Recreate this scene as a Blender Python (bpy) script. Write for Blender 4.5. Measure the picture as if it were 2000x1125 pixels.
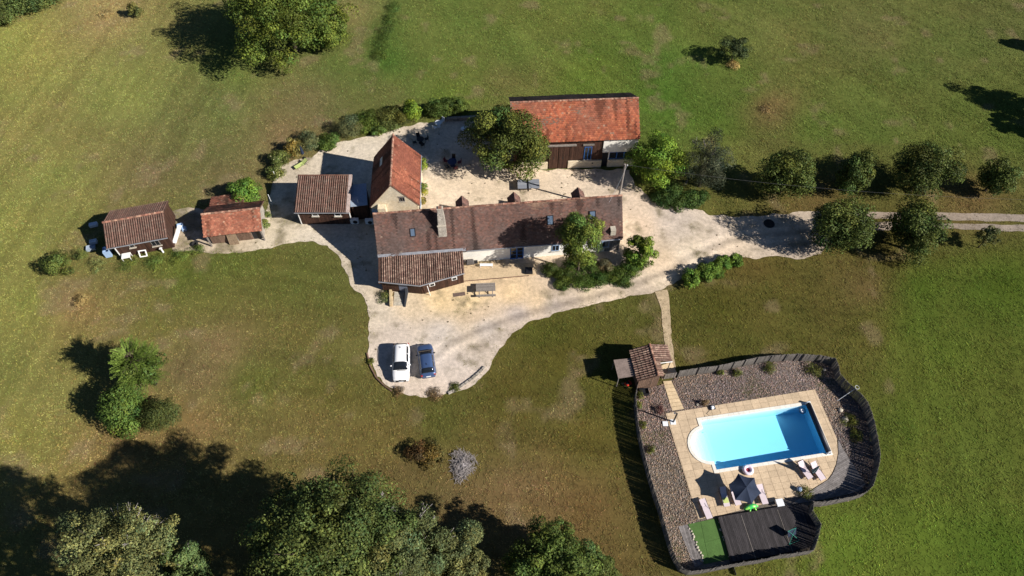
import bpy, bmesh, math, random
import numpy as np
from mathutils import Vector, Matrix
from mathutils.geometry import delaunay_2d_cdt, tessellate_polygon

for o in list(bpy.data.objects): bpy.data.objects.remove(o)
scn = bpy.context.scene
COL = scn.collection

# ------------------------------------------------------------------ camera, sky, sun, exposure
FPX, TILT, CAMH = 1385.0, 56.0, 67.4          # focal length in photo pixels, degrees below horizontal, metres up
cam = bpy.data.cameras.new('camera'); camo = bpy.data.objects.new('camera', cam); COL.objects.link(camo)
cam.sensor_width = 36; cam.lens = FPX/2000*36; cam.clip_end = 3000; cam.clip_start = 1
camo.location = (0, 0, CAMH); camo.rotation_euler = (math.radians(90-TILT), 0, 0)
scn.camera = camo

SUN_EL, SUN_AZ = 33.0, 22.0                    # shadows fall to the left (-x) and SUN_AZ degrees away from the viewer
sdir = Vector((math.cos(math.radians(SUN_AZ))*math.cos(math.radians(SUN_EL)),
               -math.sin(math.radians(SUN_AZ))*math.cos(math.radians(SUN_EL)), math.sin(math.radians(SUN_EL))))
w = bpy.data.worlds.new('World'); scn.world = w; w.use_nodes = True
nt = w.node_tree; bg = nt.nodes['Background']
sky = nt.nodes.new('ShaderNodeTexSky'); sky.sky_type = 'NISHITA'; sky.sun_disc = False
sky.sun_elevation = math.radians(SUN_EL); sky.sun_rotation = math.atan2(sdir.x, sdir.y)
nt.links.new(sky.outputs[0], bg.inputs[0]); bg.inputs[1].default_value = 0.05
sky.air_density = 0.65; sky.dust_density = 0.1; sky.ozone_density = 4.0; sky.altitude = 250
sl = bpy.data.lights.new('sun', 'SUN'); sl.energy = 5.0; sl.angle = math.radians(0.5); sl.color = (1, 0.94, 0.86)
so = bpy.data.objects.new('sun', sl); COL.objects.link(so); so.location = (60, -30, 80)
so.rotation_euler = sdir.to_track_quat('Z', 'Y').to_euler()
scn.view_settings.view_transform = 'Standard'; scn.view_settings.look = 'None'
scn.view_settings.exposure = 0.68; scn.view_settings.gamma = 1
scn.view_settings.use_curve_mapping = False

# ------------------------------------------------------------------ helpers
_t = math.radians(TILT)
def G(px, py, z=0.0):
    """surveyed position (photo pixel at height z) -> metres"""
    u = (px-1000)/FPX; v = -(py-562.5)/FPX
    d = (u, math.cos(_t)+v*math.sin(_t), -math.sin(_t)+v*math.cos(_t))
    k = (z-CAMH)/d[2]
    return Vector((k*d[0], k*d[1], z))
def GA(pts, z=0.0): return [G(p[0], p[1], z) for p in pts]
def lin(c):
    c = c/255.0
    return c/12.92 if c <= .04045 else ((c+.055)/1.055)**2.4
def C(r, g, b, k=1.15): return (lin(r)/k, lin(g)/k, lin(b)/k)
rng = np.random.default_rng(7)
random.seed(7)

def vnoise(x, y, seed=0):
    x = np.asarray(x, float); y = np.asarray(y, float)
    xi = np.floor(x).astype(np.int64); yi = np.floor(y).astype(np.int64); fx = x-xi; fy = y-yi
    fx = fx*fx*(3-2*fx); fy = fy*fy*(3-2*fy)
    def h(a, b):
        n = (a*374761393 + b*668265263 + seed*974634777) & 0x7fffffff
        n = ((n ^ (n >> 13))*1274126177) & 0x7fffffff
        return ((n ^ (n >> 16)) & 0xffff)/65535.0
    return (h(xi, yi)*(1-fx)+h(xi+1, yi)*fx)*(1-fy)+(h(xi, yi+1)*(1-fx)+h(xi+1, yi+1)*fx)*fy
def fbm(x, y, seed=0, o=4):
    s = 0; a = 1; t = 0
    for i in range(o):
        s = s+a*vnoise(np.asarray(x)*2**i, np.asarray(y)*2**i, seed+i); t += a; a *= .55
    return s/t

def link(o, parent=None):
    COL.objects.link(o)
    if parent is not None: o.parent = parent
    return o
def mesh_np(name, V, F, mat, parent=None, col=None, smooth=False):
    """V (n,3), F list/array of equal-length faces, col (n,3) linear"""
    me = bpy.data.meshes.new(name)
    V = np.asarray(V, np.float32); F = np.asarray(F, np.int32); k = F.shape[1]
    me.vertices.add(len(V)); me.vertices.foreach_set('co', V.ravel())
    me.loops.add(F.size); me.loops.foreach_set('vertex_index', F.ravel())
    me.polygons.add(len(F)); me.polygons.foreach_set('loop_start', np.arange(0, F.size, k, dtype=np.int32))
    me.update(calc_edges=True)
    if col is not None:
        a = me.color_attributes.new('Col', 'FLOAT_COLOR', 'POINT')
        a.data.foreach_set('color', np.concatenate([np.asarray(col, np.float32), np.ones((len(V), 1), np.float32)], 1).ravel())
    if smooth: me.polygons.foreach_set('use_smooth', np.ones(len(F), bool))
    me.materials.append(mat)
    return link(bpy.data.objects.new(name, me), parent)

class MB:
    def __init__(s): s.v = []; s.f = []
    def add(s, vs, fs):
        n = len(s.v); s.v += [tuple(v) for v in vs]; s.f += [tuple(i+n for i in f) for f in fs]; return s
    def box(s, c, d, rz=0, rx=0, ry=0, taper=1.0):
        M = Matrix.Translation(c) @ Matrix.Rotation(rz, 4, 'Z') @ Matrix.Rotation(ry, 4, 'Y') @ Matrix.Rotation(rx, 4, 'X')
        hx, hy, hz = d[0]/2, d[1]/2, d[2]/2; t = taper
        vs = [(-hx, -hy, -hz), (hx, -hy, -hz), (hx, hy, -hz), (-hx, hy, -hz), (-hx*t, -hy*t, hz), (hx*t, -hy*t, hz), (hx*t, hy*t, hz), (-hx*t, hy*t, hz)]
        return s.add([M @ Vector(v) for v in vs], [(0, 3, 2, 1), (4, 5, 6, 7), (0, 1, 5, 4), (1, 2, 6, 5), (2, 3, 7, 6), (3, 0, 4, 7)])
    def b2(s, a, b):
        return s.box([(a[i]+b[i])/2 for i in range(3)], [abs(b[i]-a[i]) for i in range(3)])
    def prism(s, pts, z0, z1):
        """closed vertical prism on a plan polygon (ccw or cw)"""
        n = len(pts); ar = sum(pts[i][0]*pts[(i+1) % n][1]-pts[(i+1) % n][0]*pts[i][1] for i in range(n))
        if ar < 0: pts = pts[::-1]
        vs = [(p[0], p[1], z0) for p in pts]+[(p[0], p[1], z1) for p in pts]
        fs = [(i, (i+1) % n, n+(i+1) % n, n+i) for i in range(n)]
        for t in tessellate_polygon([[Vector((p[0], p[1], 0)) for p in pts]]):
            a, b, c = t
            if (pts[b][0]-pts[a][0])*(pts[c][1]-pts[a][1])-(pts[b][1]-pts[a][1])*(pts[c][0]-pts[a][0]) < 0: b, c = c, b
            fs.append((n+a, n+b, n+c)); fs.append((a, c, b))
        return s.add(vs, fs)
    def extr(s, prof, axis, a, b):
        """profile [(p,q)..] in the plane normal to axis 'x' or 'y', pushed from a to b"""
        n = len(prof)
        mk = (lambda p, t: (t, p[0], p[1])) if axis == 'x' else (lambda p, t: (p[0], t, p[1]))
        vs = [mk(p, a) for p in prof]+[mk(p, b) for p in prof]
        return s.add(vs, [(i, (i+1) % n, n+(i+1) % n, n+i) for i in range(n)]+[tuple(range(n))[::-1], tuple(range(n, 2*n))])
    def tube(s, pts, rad, seg=8, cap=True):
        pts = [Vector(p) for p in pts]; rings = []
        if not hasattr(rad, '__len__'): rad = [rad]*len(pts)
        base = len(s.v); up = Vector((0, 0, 1))
        for i, p in enumerate(pts):
            d = (pts[min(i+1, len(pts)-1)]-pts[max(i-1, 0)]).normalized()
            a = d.cross(up if abs(d.z) < .95 else Vector((1, 0, 0))).normalized(); b = d.cross(a)
            for k in range(seg):
                t = 2*math.pi*k/seg
                s.v.append(tuple(p+(a*math.cos(t)+b*math.sin(t))*rad[i]))
        for i in range(len(pts)-1):
            for k in range(seg):
                s.f.append((base+i*seg+k, base+(i+1)*seg+k, base+(i+1)*seg+(k+1) % seg, base+i*seg+(k+1) % seg))
        if cap:
            s.f.append(tuple(base+k for k in range(seg))); n = base+(len(pts)-1)*seg
            s.f.append(tuple(n+k for k in range(seg))[::-1])
        return s
    def cyl(s, p, r, h, seg=16, r2=None):
        return s.tube([p, (p[0], p[1], p[2]+h)], [r, r if r2 is None else r2], seg)
    def quad(s, a, b, c, d): return s.add([a, b, c, d], [(0, 1, 2, 3)])
    def build(s, name, mat, parent=None, smooth=False, bevel=0, kind=None, fix=True):
        me = bpy.data.meshes.new(name); me.from_pydata(s.v, [], s.f); me.update()
        if fix or bevel:
            bm = bmesh.new(); bm.from_mesh(me)
            bmesh.ops.recalc_face_normals(bm, faces=bm.faces)
            if bevel: bmesh.ops.bevel(bm, geom=[e for e in bm.edges if e.is_manifold and e.calc_face_angle(0) > .5], offset=bevel, segments=2, affect='EDGES', clamp_overlap=True)
            bm.to_mesh(me); bm.free()
        if smooth:
            for p in me.polygons: p.use_smooth = True
        me.materials.append(mat)
        o = link(bpy.data.objects.new(name, me), parent)
        if kind: o['kind'] = kind
        return o

def tag(o, label=None, cat=None, group=None, kind=None):
    if label: o['label'] = label
    if cat: o['category'] = cat
    if group: o['group'] = group
    if kind: o['kind'] = kind
    return o
def thing(name, loc, rz, label, cat, group=None):
    o = bpy.data.objects.new(name, None); o.empty_display_size = .2; COL.objects.link(o)
    o.location = loc; o.rotation_euler = (0, 0, rz)
    return tag(o, label, cat, group)
def copy_tree(o, parent=None):
    c = o.copy(); COL.objects.link(c); c.parent = parent
    for ch in o.children: copy_tree(ch, c)
    return c
def shared(o, name, M, parent, mat=None):
    """another piece that shares mesh data"""
    c = bpy.data.objects.new(name, o.data); COL.objects.link(c); c.parent = parent; c.matrix_local = M
    return c

# ------------------------------------------------------------------ materials
MATS = {}
def mat(name, color=(.5, .5, .5), rough=.8, attr=False, noise=0, nscale=5.0, nscale2=None, bump=0, bscale=None, spec=.3, metal=0, transl=0, rand=0, alt=None, stretch=None, coat=0, world=False):
    """procedural material: base colour (or 'Col' attribute) broken up with noise at two scales, optional bump, per object variation"""
    if name in MATS: return MATS[name]
    m = bpy.data.materials.new(name); m.use_nodes = True; MATS[name] = m
    t = m.node_tree; N = t.nodes; L = t.links; p = N['Principled BSDF']
    p.inputs['Roughness'].default_value = rough; p.inputs['Specular IOR Level'].default_value = spec; p.inputs['Metallic'].default_value = metal
    p.inputs['Coat Weight'].default_value = coat
    if attr:
        a = N.new('ShaderNodeAttribute'); a.attribute_name = 'Col'; c = a.outputs['Color']
    else:
        r = N.new('ShaderNodeRGB'); r.outputs[0].default_value = (*color, 1); c = r.outputs[0]
    geo = N.new('ShaderNodeNewGeometry'); vec = geo.outputs['Position']
    if (stretch or attr is False) and not world:
        tc = N.new('ShaderNodeTexCoord'); vec = tc.outputs['Object']
    if stretch:
        mp = N.new('ShaderNodeMapping'); mp.inputs['Scale'].default_value = stretch; L.new(vec, mp.inputs[0]); vec = mp.outputs[0]
    def nz(scale, det=4):
        n = N.new('ShaderNodeTexNoise'); n.inputs['Scale'].default_value = scale; n.inputs['Detail'].default_value = det; n.inputs['Roughness'].default_value = .65
        L.new(vec, n.inputs['Vector']); return n.outputs['Fac']
    def scale_by(c, fac, lo, hi, f0=.3, f1=.7):
        mr = N.new('ShaderNodeMapRange'); mr.inputs[1].default_value = f0; mr.inputs[2].default_value = f1; mr.inputs[3].default_value = lo; mr.inputs[4].default_value = hi
        L.new(fac, mr.inputs[0])
        mx = N.new('ShaderNodeVectorMath'); mx.operation = 'SCALE'; L.new(c, mx.inputs[0]); L.new(mr.outputs[0], mx.inputs['Scale']); return mx.outputs[0]
    if alt:
        mx = N.new('ShaderNodeMix'); mx.data_type = 'RGBA'; mr = N.new('ShaderNodeMapRange'); mr.inputs[1].default_value = .45; mr.inputs[2].default_value = .62
        L.new(nz(alt[1], 5), mr.inputs[0]); L.new(mr.outputs[0], mx.inputs[0]); L.new(c, mx.inputs[6]); mx.inputs[7].default_value = (*alt[0], 1); c = mx.outputs[2]
    if noise:
        c = scale_by(c, nz(nscale), 1-noise, 1+noise)
        if nscale2: c = scale_by(c, nz(nscale2, 2), 1-noise, 1+noise)
    if rand:
        oi = N.new('ShaderNodeObjectInfo'); c = scale_by(c, oi.outputs['Random'], 1-rand, 1+rand, 0, 1)
    L.new(c, p.inputs['Base Color'])
    if bump:
        b = N.new('ShaderNodeBump'); b.inputs['Strength'].default_value = bump; b.inputs['Distance'].default_value = .05
        L.new(nz(bscale or nscale*2, 5), b.inputs['Height']); L.new(b.outputs[0], p.inputs['Normal'])
    if transl:
        tr = N.new('ShaderNodeBsdfTranslucent'); L.new(c, tr.inputs[0]); mx = N.new('ShaderNodeMixShader'); mx.inputs[0].default_value = transl
        L.new(p.outputs[0], mx.inputs[1]); L.new(tr.outputs[0], mx.inputs[2]); L.new(mx.outputs[0], N['Material Output'].inputs[0])
    return m

M_leaf = mat('leaf', attr=True, rough=.6, spec=.12, transl=.12)
M_bark = mat('bark', (.075, .055, .04), .95, noise=.4, nscale=3, nscale2=20, bump=.6)
M_ground = mat('meadow', attr=True, rough=1, spec=0, noise=.13, nscale=1.6, nscale2=6, bump=.7, bscale=5)
M_grass = mat('grass_blade', attr=True, rough=.9, spec=.05, transl=.15)
def _soft_normal(m, up=.72):
    # blades of a turf shade with the lie of the turf
    t = m.node_tree; N = t.nodes; L = t.links; g_ = N.new('ShaderNodeNewGeometry'); a = N.new('ShaderNodeVectorMath'); a.operation = 'SCALE'; a.inputs['Scale'].default_value = 1-up
    L.new(g_.outputs['Normal'], a.inputs[0]); b = N.new('ShaderNodeVectorMath'); b.operation = 'ADD'; b.inputs[1].default_value = (0, 0, up); L.new(a.outputs[0], b.inputs[0])
    c = N.new('ShaderNodeVectorMath'); c.operation = 'NORMALIZE'; L.new(b.outputs[0], c.inputs[0]); L.new(c.outputs[0], N['Principled BSDF'].inputs['Normal'])
_soft_normal(M_grass, .35)
M_gravel = mat('gravel', attr=True, rough=.95, spec=.1, noise=.2, nscale=2.6, nscale2=12, bump=.8, bscale=12)
M_tile = mat('clay_tile', attr=True, rough=.85, spec=.15, noise=.16, nscale=2.2, nscale2=14, bump=.15, bscale=20)
M_canal = mat('canal_tile', (.155, .086, .066), .85, noise=.28, nscale=1.7, nscale2=6, rand=.2, alt=((.165, .115, .09), 2.3), bump=.2, world=True)
M_under = mat('channel_tile', (.07, .038, .028), .95, noise=.3, nscale=3, world=True)
M_canal_b = mat('canal_tile_dark', (.17, .1, .078), .85, noise=.35, nscale=2.2, nscale2=6, rand=.3, alt=((.3, .21, .16), 2.6), bump=.2, world=True)
M_ridge = mat('ridge_tile', (.22, .1, .07), .85, noise=.3, nscale=4, rand=.45, alt=((.32, .2, .14), 2), world=True)
M_wood = mat('dark_stained_wood', (.055, .026, .017), .75, noise=.35, nscale=3, nscale2=1.2, rand=.3, stretch=(8, 8, .6), bump=.2)
M_woodg = mat('weathered_grey_wood', (.21, .185, .165), .9, noise=.35, nscale=2.5, rand=.25, stretch=(3, 3, 1), bump=.3)
M_woodb = mat('brown_wood', (.16, .1, .07), .85, noise=.35, nscale=4, rand=.25, bump=.2)
M_white = mat('white_render', (.8, .78, .71), .9, noise=.07, nscale=1.5, nscale2=7, bump=.15)
M_cream = mat('cream_lime_render', (.64, .56, .42), .95, noise=.14, nscale=1.1, nscale2=6, alt=((.62, .52, .36), .8), bump=.35)
M_stone = mat('pale_limestone', (.42, .38, .31), .95, noise=.22, nscale=3, nscale2=11, bump=.6)
M_stoned = mat('weathered_stone', (.3, .27, .23), .95, noise=.3, nscale=3, nscale2=12, bump=.7, rand=.2)
M_slab = mat('paving_stone', (.52, .4, .27), .85, noise=.12, nscale=1.3, nscale2=8, rand=.09, bump=.2)
M_slabp = mat('path_slab', (.56, .43, .27), .85, noise=.12, nscale=2.3, nscale2=8, rand=.1, bump=.2)
M_cop = mat('white_coping', (.72, .69, .62), .7, noise=.06, nscale=3, rand=.05)
M_liner = mat('pool_liner', (.74, .93, .99), .6, noise=.02, nscale=.6)
M_bluep = mat('blue_paint', (.03, .12, .36), .5, noise=.15, nscale=4)
M_bluel = mat('pale_blue_paint', (.3, .42, .6), .5, noise=.1, nscale=4)
M_wpaint = mat('white_paint', (.78, .78, .76), .45, noise=.04, nscale=3)
M_glass = mat('window_glass', (.012, .015, .02), .08, spec=.6, noise=.1, nscale=1)
M_zinc = mat('zinc', (.4, .41, .44), .45, metal=.6, noise=.15, nscale=3)
M_sheet = mat('blue_grey_roof_sheet', (.3, .36, .44), .5, noise=.12, nscale=1.5, nscale2=6)
M_black = mat('black_plastic', (.015, .016, .02), .4, noise=.1, nscale=3)
M_blackm = mat('dark_metal', (.03, .03, .033), .4, metal=.5, noise=.1, nscale=3)
M_grey = mat('grey_table_top', (.2, .215, .25), .6, noise=.08, nscale=2)
M_wplast = mat('white_plastic', (.72, .75, .78), .4, noise=.04, nscale=3)
M_navy = mat('navy_canvas', (.018, .028, .055), .85, noise=.15, nscale=2, bump=.1)
M_sling = mat('pale_lilac_sling', (.62, .53, .56), .8, noise=.06, nscale=4, rand=.06)
M_deckd = mat('dark_deck_board', (.034, .03, .032), .8, noise=.3, nscale=1.2, nscale2=6, rand=.35, stretch=(3, .6, 3))
M_deckg = mat('grey_deck_board', (.17, .155, .15), .85, noise=.25, nscale=1.2, nscale2=6, rand=.3)
M_turf = mat('artificial_turf', (.07, .14, .035), .95, noise=.15, nscale=1.2, nscale2=30, bump=.4, bscale=40)
M_pale = mat('chestnut_paling', (.135, .122, .11), .95, noise=.12, nscale=.5, nscale2=9, bump=.1)
M_red = mat('red_paint', (.5, .05, .03), .45, noise=.1, nscale=3)
M_green = mat('bright_green_vinyl', (.05, .5, .12), .3, noise=.1, nscale=3, alt=((.35, .7, .1), 3))
M_lime = mat('lime_fabric', (.5, .58, .2), .8, noise=.06, nscale=4)
M_pink = mat('pink_vinyl', (.75, .6, .68), .3, noise=.06, nscale=5, alt=((.62, .7, .85), 3))
M_carw = mat('white_car_paint', (.8, .8, .8), .3, spec=.5, coat=.6, noise=.01, nscale=2)
M_carb = mat('blue_car_paint', (.05, .09, .2), .3, spec=.5, metal=.2, coat=.7, noise=.05, nscale=2)
M_tyre = mat('tyre_rubber', (.02, .02, .02), .9, noise=.1, nscale=6)
M_rim = mat('alloy_rim', (.5, .5, .52), .35, metal=.8, noise=.05, nscale=6)
M_lamp = mat('lamp_glass', (.6, .62, .65), .1, spec=.6, noise=.05, nscale=6)
M_tail = mat('red_lamp_glass', (.35, .01, .01), .15, spec=.6, noise=.05, nscale=6)
M_peb = mat('river_stone', attr=True, rough=.85, spec=.25, noise=.1, nscale=9)
M_ash = mat('dead_branch', (.3, .27, .26), .95, noise=.35, nscale=4, rand=.2)
M_soil = mat('bare_soil', (.15, .1, .062), 1, noise=.3, nscale=1.2, nscale2=8, bump=.6)
M_tan = mat('tan_panel', (.22, .155, .1), .9, noise=.2, nscale=2, nscale2=8)
M_shelter = mat('felt_roof', (.2, .155, .135), .95, noise=.2, nscale=1.5, nscale2=9, bump=.2)

def water_mat():
    m = bpy.data.materials.new('pool_water'); m.use_nodes = True; t = m.node_tree; N = t.nodes; L = t.links
    N.remove(N['Principled BSDF']); out = N['Material Output']
    tr = N.new('ShaderNodeBsdfTransparent'); gl = N.new('ShaderNodeBsdfGlossy'); gl.inputs['Roughness'].default_value = .06
    lw = N.new('ShaderNodeLayerWeight'); lw.inputs[0].default_value = .5; pw = N.new('ShaderNodeMath'); pw.operation = 'POWER'; pw.inputs[1].default_value = 5; L.new(lw.outputs['Facing'], pw.inputs[0])
    fr = N.new('ShaderNodeMath'); fr.operation = 'MULTIPLY_ADD'; fr.inputs[1].default_value = .9; fr.inputs[2].default_value = .02; L.new(pw.outputs[0], fr.inputs[0])
    nz = N.new('ShaderNodeTexNoise'); nz.inputs['Scale'].default_value = 2.2; nz.inputs['Detail'].default_value = 3
    bp = N.new('ShaderNodeBump'); bp.inputs['Strength'].default_value = .3; bp.inputs['Distance'].default_value = .05
    L.new(nz.outputs[0], bp.inputs['Height']); L.new(bp.outputs[0], gl.inputs['Normal']); L.new(bp.outputs[0], lw.inputs['Normal'])
    mx = N.new('ShaderNodeMixShader'); L.new(fr.outputs[0], mx.inputs[0]); L.new(tr.outputs[0], mx.inputs[1]); L.new(gl.outputs[0], mx.inputs[2])
    L.new(mx.outputs[0], out.inputs[0])
    va = N.new('ShaderNodeVolumeAbsorption'); va.inputs[0].default_value = (.08, .76, .985, 1); va.inputs[1].default_value = .3
    L.new(va.outputs[0], out.inputs['Volume'])
    return m
M_water = water_mat()

# ------------------------------------------------------------------ ground
def pip(P, poly):
    x = P[:, 0]; y = P[:, 1]; ins = np.zeros(len(P), bool); n = len(poly)
    for i in range(n):
        x1, y1 = poly[i][0], poly[i][1]; x2, y2 = poly[(i+1) % n][0], poly[(i+1) % n][1]
        if y1 == y2: continue
        c = (y1 > y) != (y2 > y)
        ins ^= c & (x < (x2-x1)*(y-y1)/(y2-y1)+x1)
    return ins
def pix(X, Y):
    """metres on the ground -> survey pixels (for reading the colour survey)"""
    zf = Y*math.cos(_t)+CAMH*math.sin(_t); up = Y*math.sin(_t)-CAMH*math.cos(_t)
    return 1000+FPX*X/zf, 562.5-FPX*up/zf
def field(ctrl, X, Y, power=2.6, soft=22):
    px, py = pix(X, Y)
    num = np.zeros((len(px), 3)); den = np.zeros(len(px))
    for (cx, cy, c) in ctrl:
        wgt = 1/((px-cx)**2+(1.25*(py-cy))**2+soft**2)**(power/2)
        num += wgt[:, None]*np.array(C(*c))[None]; den += wgt
    return num/den[:, None]
GRASS = [(50,100,(124,123,66)),(250,180,(119,119,66)),(100,350,(114,114,63)),(20,450,(112,113,60)),(350,250,(99,97,58)),(450,200,(93,99,56)),(600,200,(98,93,60)),(560,270,(106,93,63)),(470,140,(90,100,50)),
 (300,330,(100,94,60)),(440,330,(96,92,58)),(740,60,(68,86,38)),(752,110,(66,88,38)),(700,30,(112,107,66)),(690,100,(88,98,50)),(850,60,(90,99,50)),(1000,100,(92,98,50)),(1150,150,(84,98,42)),(1060,40,(94,98,50)),(1300,120,(80,96,44)),(1300,200,(76,96,40)),(1400,240,(80,95,42)),(1450,180,(82,94,44)),(1500,60,(98,98,55)),(1700,60,(96,94,56)),
 (1850,100,(88,92,50)),(1700,200,(84,92,46)),(1950,40,(86,88,50)),(1950,270,(76,86,40)),(1600,250,(82,94,44)),(1850,240,(82,90,44)),(760,190,(94,96,54)),(880,190,(90,100,46)),
 (60,600,(108,111,57)),(200,560,(99,93,55)),(400,580,(86,88,44)),(550,560,(80,84,41)),(600,650,(92,85,47)),(420,680,(106,92,62)),(370,730,(108,92,64)),(500,750,(85,86,42)),(100,780,(112,107,61)),(30,850,(112,110,58)),(650,760,(84,80,40)),(690,690,(98,92,52)),(600,850,(99,88,52)),(300,640,(94,92,48)),(350,530,(82,88,40)),(480,510,(84,88,42)),
 (850,820,(82,80,40)),(1000,780,(78,74,34)),(1100,700,(75,71,32)),(1060,640,(74,76,33)),(1150,850,(82,76,36)),(1000,950,(104,86,58)),(1050,1000,(100,84,54)),(1150,1000,(94,80,47)),(1200,1090,(88,76,44)),(900,980,(102,84,57)),(980,850,(88,78,42)),(1190,760,(78,76,35)),(750,850,(92,84,46)),(800,930,(90,78,48)),
 (1400,600,(73,71,31)),(1600,600,(81,73,38)),(1500,560,(75,73,34)),(1690,560,(92,78,48)),(1350,650,(78,74,36)),(1550,660,(80,76,37)),(1800,560,(70,83,32)),(1950,560,(67,81,30)),(1850,700,(73,85,34)),(1790,640,(75,84,35)),(1900,900,(78,88,38)),(1800,1050,(79,93,36)),(1650,1080,(83,97,38)),(1950,1080,(68,84,31)),(1700,640,(80,78,37)),(1780,820,(74,84,35)),(1480,535,(82,74,38)),(1900,395,(96,82,50)),(1600,410,(90,78,46)),(1720,500,(84,74,40)),
 (1500,212,(104,88,58)),(980,150,(100,92,56)),(930,130,(86,94,46)),(200,25,(128,116,74)),(150,590,(116,100,62)),(1310,500,(86,84,42)),(1230,800,(76,78,36)),(1750,900,(78,86,36)),(362,815,(116,98,62)),(260,858,(112,94,60))]
MEADOW = GA([(1702,505),(1712,535),(1724,570),(1731,610),(1733,650),(1722,680),(1735,720),(1752,770),(1758,850),(1752,930),(1728,985),(1640,1010),(1640,1060),(1600,1110),(1560,1140),(1500,1260),(2300,1300),(2300,470),(1900,492),(1800,512)])
LUSH = GA([(765,0),(752,60),(735,120),(760,160),(800,185),(900,205),(1010,200),(1250,210),(1300,250),(1480,270),(2100,300),(2300,-60),(800,-60)])
def _dir(a, b):
    d = G(*b)-G(*a); d.normalize(); return d.x, d.y
_ST = [(_dir((1500, 0), (1900, 210)), 1.0, 22.), (_dir((60, 640), (330, 170)), .9, 16.), (_dir((500, 700), (1100, 760)), .8, 12.), (_dir((1750, 560), (1850, 1050)), .8, 14.)]
def grass_col(X, Y):
    wob = (fbm(X/1.2, Y/1.2, 91, 3)-.5)*1.3; P = np.stack([X+wob, Y+wob*.7], 1)
    c = field(GRASS, X, Y); md = pip(P, MEADOW)[:, None]; lu_ = pip(P, LUSH)[:, None]
    c = np.where(md, c*np.array([[1.02, 1.06, .98]]), c); c = np.where(lu_, c*np.array([[.97, 1.04, .95]]), c)
    n1 = fbm(X/7, Y/7, 3); n2 = fbm(X/2.2, Y/2.2, 11); n4 = fbm(X/.7, Y/.7, 13, 2)
    px, py = pix(X, Y); w = [((px > 1000) & (py < 420)), ((px < 520) & (py < 900)), ((px >= 380) & (px <= 1700) & (py >= 420)), (px > 1700) & (py >= 420)]
    st = np.zeros(len(X))
    for (d, a_, L_), m in zip(_ST, w):
        q = (fbm((X*d[1]-Y*d[0])/a_+.6*n2, (X*d[0]+Y*d[1])/L_, 21, 3)-.5); st = np.where(m, q, st)
    dry = np.clip((n1-.5)*2.4, -1, 1)[:, None]; fine = (n2-.5)[:, None]; st = st[:, None]
    c = c*(1+.22*fine+.42*st+.2*(n4-.5)[:, None])*1.2
    c = c*(1+dry*np.array([.15, .03, .12])[None])
    bald = np.clip((fbm(X/3.3, Y/3.3, 61, 3)-.66)*9, 0, 1)[:, None]*(~md)*.45
    c = c*(1-bald)+bald*np.array([[.2, .15, .085]])
    return np.clip(c, .004, 1)

gx = np.concatenate([[-900, -400, -200, -130], np.arange(-100, 100.1, .55), [130, 200, 400, 900]])
gy = np.concatenate([[-900, -300, -60, -10], np.arange(4, 118, .55), [140, 200, 400, 900, 1500]])
GX, GY = np.meshgrid(gx, gy); X = GX.ravel(); Y = GY.ravel()
Zg = (fbm(X/1.7, Y/1.7, 5, 3)-.55)*.05-.035
nx = len(gx); ny = len(gy); ii = np.arange((nx-1)*(ny-1)); r = ii//(nx-1); c = ii % (nx-1); a = r*nx+c
POOLBL = G(1399, 918); POOLBR = G(1618, 884)
PANG = math.atan2((POOLBR-POOLBL).y, (POOLBR-POOLBL).x); PL = (POOLBR-POOLBL).length; PW = 5.2
pu = Vector((math.cos(PANG), math.sin(PANG), 0)); pv = Vector((-pu.y, pu.x, 0))
def toP(X, Y): return (X-POOLBL.x)*pu.x+(Y-POOLBL.y)*pu.y, (X-POOLBL.x)*pv.x+(Y-POOLBL.y)*pv.y
lu, lv = toP(X, Y)
hole = (lu > -2.6) & (lu < PL+.5) & (lv > -.5) & (lv < PW+.5)
Zg = np.where(hole, -2.6, Zg)                     # the pool is dug out
g = mesh_np('ground', np.stack([X, Y, Zg], 1), np.stack([a, a+1, a+nx+1, a+nx], 1), M_ground, col=grass_col(np.clip(X, -95, 95), np.clip(Y, 8, 112)))
tag(g, kind='structure')

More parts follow.
